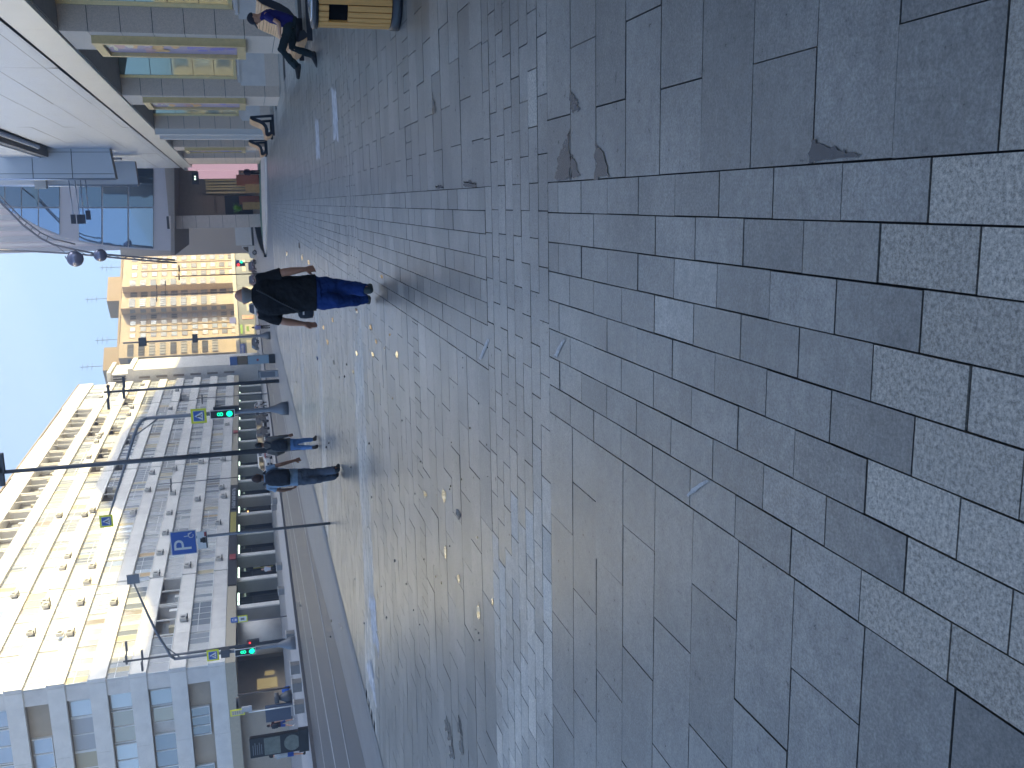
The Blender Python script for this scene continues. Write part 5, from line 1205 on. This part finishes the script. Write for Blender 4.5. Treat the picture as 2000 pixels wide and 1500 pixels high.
mb = MB(); a, b_ = G(572, 1375), G(572, 1398); zt = zat(518, 1386, q.y); mb.box((min(a.x, b_.x), q.y-.08, q.z+.12), (max(a.x, b_.x), q.y+.08, zt), mat('slate_board', (.07, .09, .14), .5)); child(mb, 'board', t)
mb = MB()
for xx in (a.x, b_.x): mb.box((xx-.04, q.y-.2, q.z-.05), (xx+.04, q.y+.2, q.z+.12), M_POLED)
child(mb, 'foot', t)
q = G(571, 1359); t = thing('flared_post_base', 'stub of a flared dark mast base standing before the tan wall', 'post', q)
mb = MB(); hh = zat(536, 1362, q.y)-q.z; mb.lathe([(.42, 0), (.36, hh*.35), (.18, hh*.68), (.16, hh*.75)], M_POLED, q, 16); child(mb, 'cone', t); mb = MB(); mb.lathe([(.34, hh*.75), (.34, hh)], M_POLED, q, 16); child(mb, 'head', t)
q = G(566, 1347); t = thing('waste_sack', 'bright blue sack on the pavement beside the flared post base', 'sack', q)
mb = MB(); mb.grid([ring(q+UP*z, r_, r_*.8, Vector((1, 0, 0)), Vector((0, 1, 0)), 12) for z, r_ in ((-.02, .2), (.05, .28), (.3, .27), (.48, .18), (.55, .06))], mat('blue_sack', (.01, .10, .45), .5)); child(mb, 'sack', t)
# stone cubes along the far kerb
M_CUBE = mat('cube_stone', (.26, .25, .24), .7, var=.15, vscale=6)
for (px, py, lb) in ((576, 1241, 'dark stone cube bollard beside the far traffic light mast'), (586, 1303, 'dark stone cube bollard left of the far traffic light, next along the kerb'), (590, 1337, 'dark stone cube bollard in front of the brown park lamp'), (595, 1378, 'dark stone cube bollard in front of the slate board'), (556, 1153, 'dark stone cube bollard between the walking man and the bus stop'), (552, 1106, 'dark stone cube bollard at the feet of the far walking man'), (541, 990, 'dark stone cube bollard, farther of the pair by the chain of warm bulbs'), (542, 978, 'dark stone cube bollard, farthest along the far kerb')):
    q = G(px, py); t = thing('bollard', lb, 'bollard', q, group='stone cube bollards along the far kerb'); s_ = .24
    mb = MB(); mb.box((q.x-s_, q.y-s_, q.z), (q.x+s_, q.y+s_, q.z+.46), M_CUBE); child(mb, 'block', t, bevel=.02)
    mb = MB(); mb.box((q.x-s_-.02, q.y-s_-.02, q.z+.462), (q.x+s_+.02, q.y+s_+.02, q.z+.5), M_PANEL2); child(mb, 'cap', t)
# ------------------------------------------------------------------ vehicles
M_TYRE = mat('tyre', (.015, .015, .016), .8); M_RIM = mat('rim', (.35, .35, .36), .3, metal=.8); M_CGLASS = mat('car_glass', (.02, .025, .03), .05, spec=1.); M_LAMPR = mat('tail_lamp', (.45, .02, .02), .2); M_LAMPW = mat('head_lamp', (.7, .7, .68), .15); M_TRIM = mat('black_trim', (.015, .015, .017), .5)
def car(label, q, rz, paint, group=None, L=4.4, Wd=1.78, Ht=1.48, stripe=None):
    t = thing('parked_car', label, 'car', q, group=group); T = Matrix.Translation(q) @ Matrix.Rotation(rz, 4, 'Z')
    f = lambda p: T @ Vector(p)
    def shell(prof, w0, w1, m_, mb):                  # prof: (x, z) loop, narrower towards the top
        zs = [z for x, z in prof]; z0, z1 = min(zs), max(zs)
        def wd(z): return w0+(w1-w0)*(z-z0)/(z1-z0)
        n = len(prof); A = [f((x, wd(z)/2, z)) for x, z in prof]; B = [f((x, -wd(z)/2, z)) for x, z in prof]
        mb.face(A, m_); mb.face(list(reversed(B)), m_)
        for i in range(n): mb.face([A[i], B[i], B[(i+1) % n], A[(i+1) % n]], m_, smooth=False)
    h = L/2
    mb = MB(); shell([(-h+.05, .24), (h-.06, .24), (h, .42), (h-.02, .66), (h-.18, .78), (h-1.25, .90), (-h+.7, .94), (-h+.06, .90), (-h, .6), (-h, .36)], Wd, Wd*.96, paint, mb); child(mb, 'body', t, bevel=.05)
    mb = MB(); shell([(h-1.32, .88), (h-2.05, Ht-.06), (h-2.45, Ht), (-h+1.1, Ht-.02), (-h+.75, Ht-.1), (-h+.25, .92)], Wd*.94, Wd*.70, paint, mb); child(mb, 'roof', t, bevel=.03)
    mb = MB(); shell([(h-1.38, .91), (h-2.03, Ht-.12), (h-2.00, Ht-.10), (h-1.30, .90)], Wd*.90, Wd*.66, M_CGLASS, mb); child(mb, 'windscreen', t)
    mb = MB(); shell([(-h+.30, .95), (-h+.74, Ht-.14), (-h+.70, Ht-.12), (-h+.24, .94)], Wd*.88, Wd*.66, M_CGLASS, mb); child(mb, 'rear_window', t)
    for sd in (-1, 1):
        mb = MB()
        for x0, x1, x2, x3 in ((h-1.5, h-2.1, h-2.3, h-2.3), (h-2.38, h-2.38, -h+1.1, -h+.6)):
            P = [(x0, sd*Wd*.47*.985, .95), (x1, sd*Wd*.373, Ht-.15), (x2, sd*Wd*.373, Ht-.15), (x3, sd*Wd*.47*.985, .95)]; mb.face([f((a, b_*1.012+sd*.006, c)) for a, b_, c in P], M_CGLASS)
        child(mb, 'side_window', t, norm=False)
        for xx in (h-.85, -h+.82):
            mb = MB(); c = f((xx, sd*(Wd/2-.09), .32)); ax = (f((0, 1, 0))-f((0, 0, 0))); fx = f((1, 0, 0))-f((0, 0, 0))
            mb.grid([[c+ax*(.11*w_)+fx*(r_*math.cos(a*.3927))+UP*(r_*math.sin(a*.3927)) for a in range(16)] for w_, r_ in ((-1, .26), (-.9, .32), (.9, .32), (1, .26))], M_TYRE); wh = child(mb, 'wheel', t)
            mb = MB(); mb.grid([[c+ax*(sd*.115)+fx*(r_*math.cos(a*.3927))+UP*(r_*math.sin(a*.3927)) for a in range(16)] for r_ in (.02, .2)], M_RIM, caps=False); r2 = child(mb, 'rim', t, norm=False); r2.parent = wh; r2.matrix_parent_inverse = Matrix.Identity(4)
        mb = MB(); mb.box((h-.16, sd*.62-.2, .56), (h+.004, sd*.62+.2, .7), M_LAMPW, f); child(mb, 'headlight', t)
        mb = MB(); mb.box((-h-.006, sd*.68-.16, .62), (-h+.1, sd*.68+.16, .84), M_LAMPR, f); child(mb, 'tail_light', t)
        mb = MB(); mb.box((h-1.62, sd*(Wd/2+.02)-.09, .92), (h-1.48, sd*(Wd/2+.02)+.09, 1.05), paint, f); child(mb, 'mirror', t)
    mb = MB(); mb.box((h-.05, -.5, .34), (h+.012, .5, .54), M_TRIM, f); child(mb, 'grille', t)
    mb = MB(); mb.box((h+.005, -.26, .4), (h+.022, .26, .5), M_WSIGN, f); mb.box((-h-.02, -.26, .55), (-h-.004, .26, .66), M_WSIGN, f); child(mb, 'number_plate', t)
    if stripe:
        mb = MB()
        for sd in (-1, 1): mb.box((-h+.3, sd*(Wd/2+.005)-.008, .62), (h-.5, sd*(Wd/2+.005)+.008, .76), stripe, f)
        mb.box((h-1.1, -.5, .885), (h-.5, .5, .895), stripe, f); child(mb, 'stripe', t)
    return t
PW, PD, PM = mat('white_paint', (.7, .7, .7), .25, spec=.7), mat('dark_paint', (.02, .022, .03), .2, spec=.8), mat('maroon_paint', (.10, .02, .03), .25, spec=.7)
gq = 'cars waiting on the far side of the road'
car('white car facing the camera behind the left pedestrian, with black grille', G(532, 900), R(-92), PW, gq, stripe=mat('red_stripe', (.4, .05, .05), .4))
car('dark car with bright windscreen left of the nearer traffic light', G(528, 856), R(-92), PD, gq)
car('dark car farther off, just left of the nearer traffic light', G(525, 829), R(-92), PD, gq)
car('white car farther away behind the far dark car', G(517, 800), R(-92), PW, gq)
car('maroon car right behind the lamp post at the end of the street', G(500.5, 520), R(-75), PM, 'cars at the end of the street')
car('maroon car nearer the shoulder of the man in black at the end of the street', G(501, 546), R(-75), PM, 'cars at the end of the street')
car('white car half hidden by the shoulder of the man in black', G(507, 602), R(-90), PW, 'cars at the end of the street', Ht=1.7)
car('dark blue car parked under the blue shop sign', G(506, 668), R(-60), PD, 'cars at the end of the street')
# white delivery van crossing behind the column
q = G(500, 468); T = Matrix.Translation(q) @ Matrix.Rotation(R(180), 4, 'Z'); f = lambda p: T @ Vector(p)
t = thing('delivery_van', 'white delivery van with a tall box body seen from the side behind the column', 'van', q)
mb = MB(); mb.box((-4.2, -1.05, .75), (.9, 1.05, 3.45), PW, f); mb.box((-4.2, -1.06, .7), (.92, 1.06, .76), M_CURT[2], f); child(mb, 'box_body', t, bevel=.03)
mb = MB(); mb.prism([(.95, .45), (3.1, .45), (3.2, .8), (3.1, 1.15), (2.3, 1.45), (1.55, 2.35), (.95, 2.5)], 'y', -.95, .95, PW, f); child(mb, 'cab', t, bevel=.04)
mb = MB(); mb.prism([(2.33, 1.47), (2.36, 1.5), (1.62, 2.36), (1.58, 2.33)], 'y', -.85, .85, M_CGLASS, f); child(mb, 'windscreen', t)
for sd in (-1, 1):
    mb = MB(); mb.face([f((x, sd*.957, z)) for x, z in ((1.15, 1.4), (2.15, 1.4), (1.55, 2.2), (1.15, 2.28))], M_CGLASS); child(mb, 'side_window', t, norm=False)
    for xx in (2.2, -2.6):
        mb = MB(); c = f((xx, sd*.86, .4)); mb.grid([[c+Vector((r_*math.cos(a*.3927), .13*w_, r_*math.sin(a*.3927))) for a in range(16)] for w_, r_ in ((-1, .32), (-.9, .4), (.9, .4), (1, .32))], M_TYRE); wh = child(mb, 'wheel', t)
        mb = MB(); mb.grid([[c+Vector((r_*math.cos(a*.3927), sd*-.132, r_*math.sin(a*.3927))) for a in range(16)] for r_ in (.02, .22)], M_RIM, caps=False); r2 = child(mb, 'rim', t, norm=False); r2.parent = wh; r2.matrix_parent_inverse = Matrix.Identity(4)
mb = MB(); mb.box((-4.1, -.95, .35), (1.0, .95, .72), M_TRIM, f); child(mb, 'chassis', t)
mb = MB(); mb.box((3.0, -.9, .5), (3.25, .9, .72), M_TRIM, f); child(mb, 'bumper', t)
for yy in (-.7, .7):
    mb = MB(); mb.box((3.02, yy-.2, .8), (3.2, yy+.2, 1.0), M_LAMPR if yy < 0 else M_LAMPW, f); child(mb, 'headlight', t)
mb = MB(); mb.box((-4.0, 1.062, 1.0), (-3.2, 1.07, 1.5), M_SIGNB, f); mb.box((-4.0, 1.06, .4), (-3.5, 1.08, .6), M_LAMPR, f); child(mb, 'marking', t, norm=False)
# far signals at the end of the street
q = G(501, 512); t = thing('traffic_light', 'distant traffic light showing red beside a green lamp in front of the van', 'traffic light', q)
z_ = atY(460, 512, q.y).z; child(polemesh(q, z_, .07, .06, M_POLED), 'mast', t)
a = atY(465.5, 517, q.y); mb = MB(); mb.box((a.x-.3, a.y-.2, a.z-1.2), (a.x+.3, a.y, a.z+.5), M_POLED); child(mb, 'signal_housing', t)
mb = MB(); mb.face([(a.x+.28*math.cos(k*.5236), a.y-.21, a.z+.28*math.sin(k*.5236)) for k in range(12)], M_TLR); child(mb, 'red_lens', t, norm=False)
c = atY(471.5, 511.5, q.y); mb = MB(); mb.face([(c.x+.26*math.cos(k*.5236), c.y-.21, c.z+.26*math.sin(k*.5236)) for k in range(12)], M_TLG); child(mb, 'green_lens', t, norm=False)
c = atY(464, 511, q.y); mb = MB(); mb.box((c.x-.3, c.y-.1, c.z-.3), (c.x+.3, c.y-.05, c.z+.3), M_BLUE); child(mb, 'blue_sign', t)
# ------------------------------------------------------------------ distant people
def small(label, q, heading, top, legs, shoe, hair, hgt=1.72, stride=.22, short=False, sleeve=.6, lean=0., skin=SK, group=None):
    s = hgt/1.75; d = Vector((math.cos(heading), math.sin(heading), 0)); r_ = d.cross(UP)
    P = lambda f, sd, z: q+d*(f*s)+r_*(sd*s)+UP*(z*s)
    J = dict(head=P(.04+lean*1.3, 0, 1.61-lean*.25), neck=P(.0+lean, 0, 1.47-lean*.2), shR=P(lean*.9, .17, 1.40-lean*.2), shL=P(lean*.9, -.17, 1.40-lean*.2), elR=P(-.12+lean, .22, 1.13), elL=P(.08+lean, -.22, 1.13), wrR=P(-.06+lean*1.3, .22, .9), wrL=P(.25+lean*1.3, -.19, .97), hdR=P(-.02+lean*1.3, .2, .74), hdL=P(.38+lean*1.3, -.15, .88),
             hipR=P(0, .085, .90), hipL=P(0, -.085, .90), knR=P(stride*.75, .09, .49), knL=P(-stride*.35, -.09, .48), anR=P(stride, .09, .085), anL=P(-stride*1.4, -.09, .12))
    J['toeR'] = J['anR']+d*.2-UP*.01; J['toeL'] = J['anL']+d*.2-UP*.06
    W = dict(chest=(.185*s, .12*s), belly=(.165*s, .11*s), hem=(.17*s, .115*s), hemdrop=-.03, uparm=.045, fore=.038, wrist=.027, thigh=.085*s, knee=.062*s, calf=.06*s, cuff=.05*s)
    return person(label, q, J, W, dict(skin=skin, top=top, legs=legs, shoe=shoe, hair=hair), d, .016, sleeve, 'short', 'short' if short else 'long', group=group, fingers=False)
wq = G(576, 1410)
small('woman in dark top, blue shorts and white trainers walking past the black totem', wq, R(100), cloth('wine_top', (.05, .015, .02)), cloth('blue_shorts', (.05, .09, .32)), M_SHOEW, M_HAIRB, 1.7, .26, True, skin=SKR)
bpk = thing('backpack', 'dark backpack worn by the woman in blue shorts', 'backpack', wq+Vector((.03, -.2, 1.2)))
mb = MB(); c = wq+Vector((.04, -.21, 1.2)); mb.grid([ring(c+UP*z, .14*k, .09*k, Vector((1, 0, 0)), Vector((0, 1, 0)), 14, 3) for z, k in ((-.2, .6), (-.15, 1), (.1, 1), (.2, .5))], M_PACK); child(mb, 'sack', bpk)
small('person in blue shorts half hidden behind the black information totem', G(598, 1466), R(80), cloth('pale_top', (.4, .42, .42)), cloth('royal_blue_shorts', (.03, .09, .34)), M_SHOEB, M_HAIRD, 1.7, .05, True, skin=SKR)
small('man in white shirt and black trousers walking along the shop fronts', G(548.5, 1108), R(-80), cloth('white_shirt', (.6, .6, .62)), M_BLK, M_SHOEB, M_HAIRD, 1.62, .28)
small('person in white shirt leaning forward near the nearer traffic light mast', G(521, 789), R(200), cloth('white_blouse', (.62, .66, .68)), M_OLIVE, M_SHOEB, M_HAIRD, 1.6, .2, lean=.22)
small('person in lavender shirt and dark trousers beyond the left shoulder of the man in black', G(527, 638), R(90), cloth('lavender_shirt', (.38, .36, .6)), M_BLK, M_SHOEB, M_HAIRD, 1.55, .1, skin=SKT)
small('person in dark clothes standing by the pink illuminated panel', G(511, 336), R(-95), cloth('maroon_coat', (.03, .012, .018)), M_BLK, M_SHOEW, M_HAIRD, 1.75, .08, sleeve=1.5)
# cyclist by the far traffic light
q = G(552, 1262); small('person in dark green jacket beside a bicycle behind the far traffic light', q, R(20), cloth('dark_green_jacket', (.03, .05, .04)), M_GREYJ, M_SHOEB, M_HAIRD, 1.7, .12, sleeve=1.5)
t = thing('bicycle', 'dark bicycle held by the person behind the far traffic light', 'bicycle', q+Vector((.3, -.5, 0))); o_ = q+Vector((.3, -.5, 0))
for xx in (-.52, .52):
    mb = MB(); mb.tube([o_+Vector((xx+.33*math.cos(a*.3307), 0, .34+.33*math.sin(a*.3307))) for a in range(20)], .022, M_TYRE, n=6); child(mb, 'wheel', t)
mb = MB()
for a, b_ in (((-.52, .34), (-.15, .36)), ((-.15, .36), (-.25, .85)), ((-.25, .82), (.38, .85)), ((-.15, .36), (.4, .78)), ((.52, .34), (.36, .98)), ((-.52, .34), (-.24, .8))): mb.tube([o_+Vector((a[0], 0, a[1])), o_+Vector((b_[0], 0, b_[1]))], .018, M_POLED, n=6)
child(mb, 'frame', t)
mb = MB(); mb.tube([o_+Vector((.36, -.26, 1.0)), o_+Vector((.36, .26, 1.0))], .016, M_POLED, n=6); child(mb, 'handlebar', t)
mb = MB(); mb.box((-.36, -.07, .86), (-.12, .07, .92), M_BLACK, lambda p: o_+p); child(mb, 'saddle', t)
# ------------------------------------------------------------------ air volume added to lift the shade and stand in for lens glare
hm = bpy.data.materials.new('glare_haze'); hm.use_nodes = True; n_ = hm.node_tree.nodes; n_.remove(n_['Principled BSDF'])
pv_ = n_.new('ShaderNodeVolumePrincipled'); pv_.inputs['Color'].default_value = (.86, .9, 1, 1); pv_.inputs['Density'].default_value = .0014; pv_.inputs['Anisotropy'].default_value = .2
hm.node_tree.links.new(pv_.outputs[0], n_['Material Output'].inputs['Volume'])
mb = MB(); mb.box((-140, -110, -1.4), (70, 330, 113), hm); hz = mb.build('glare_haze'); hz['kind'] = 'stuff'
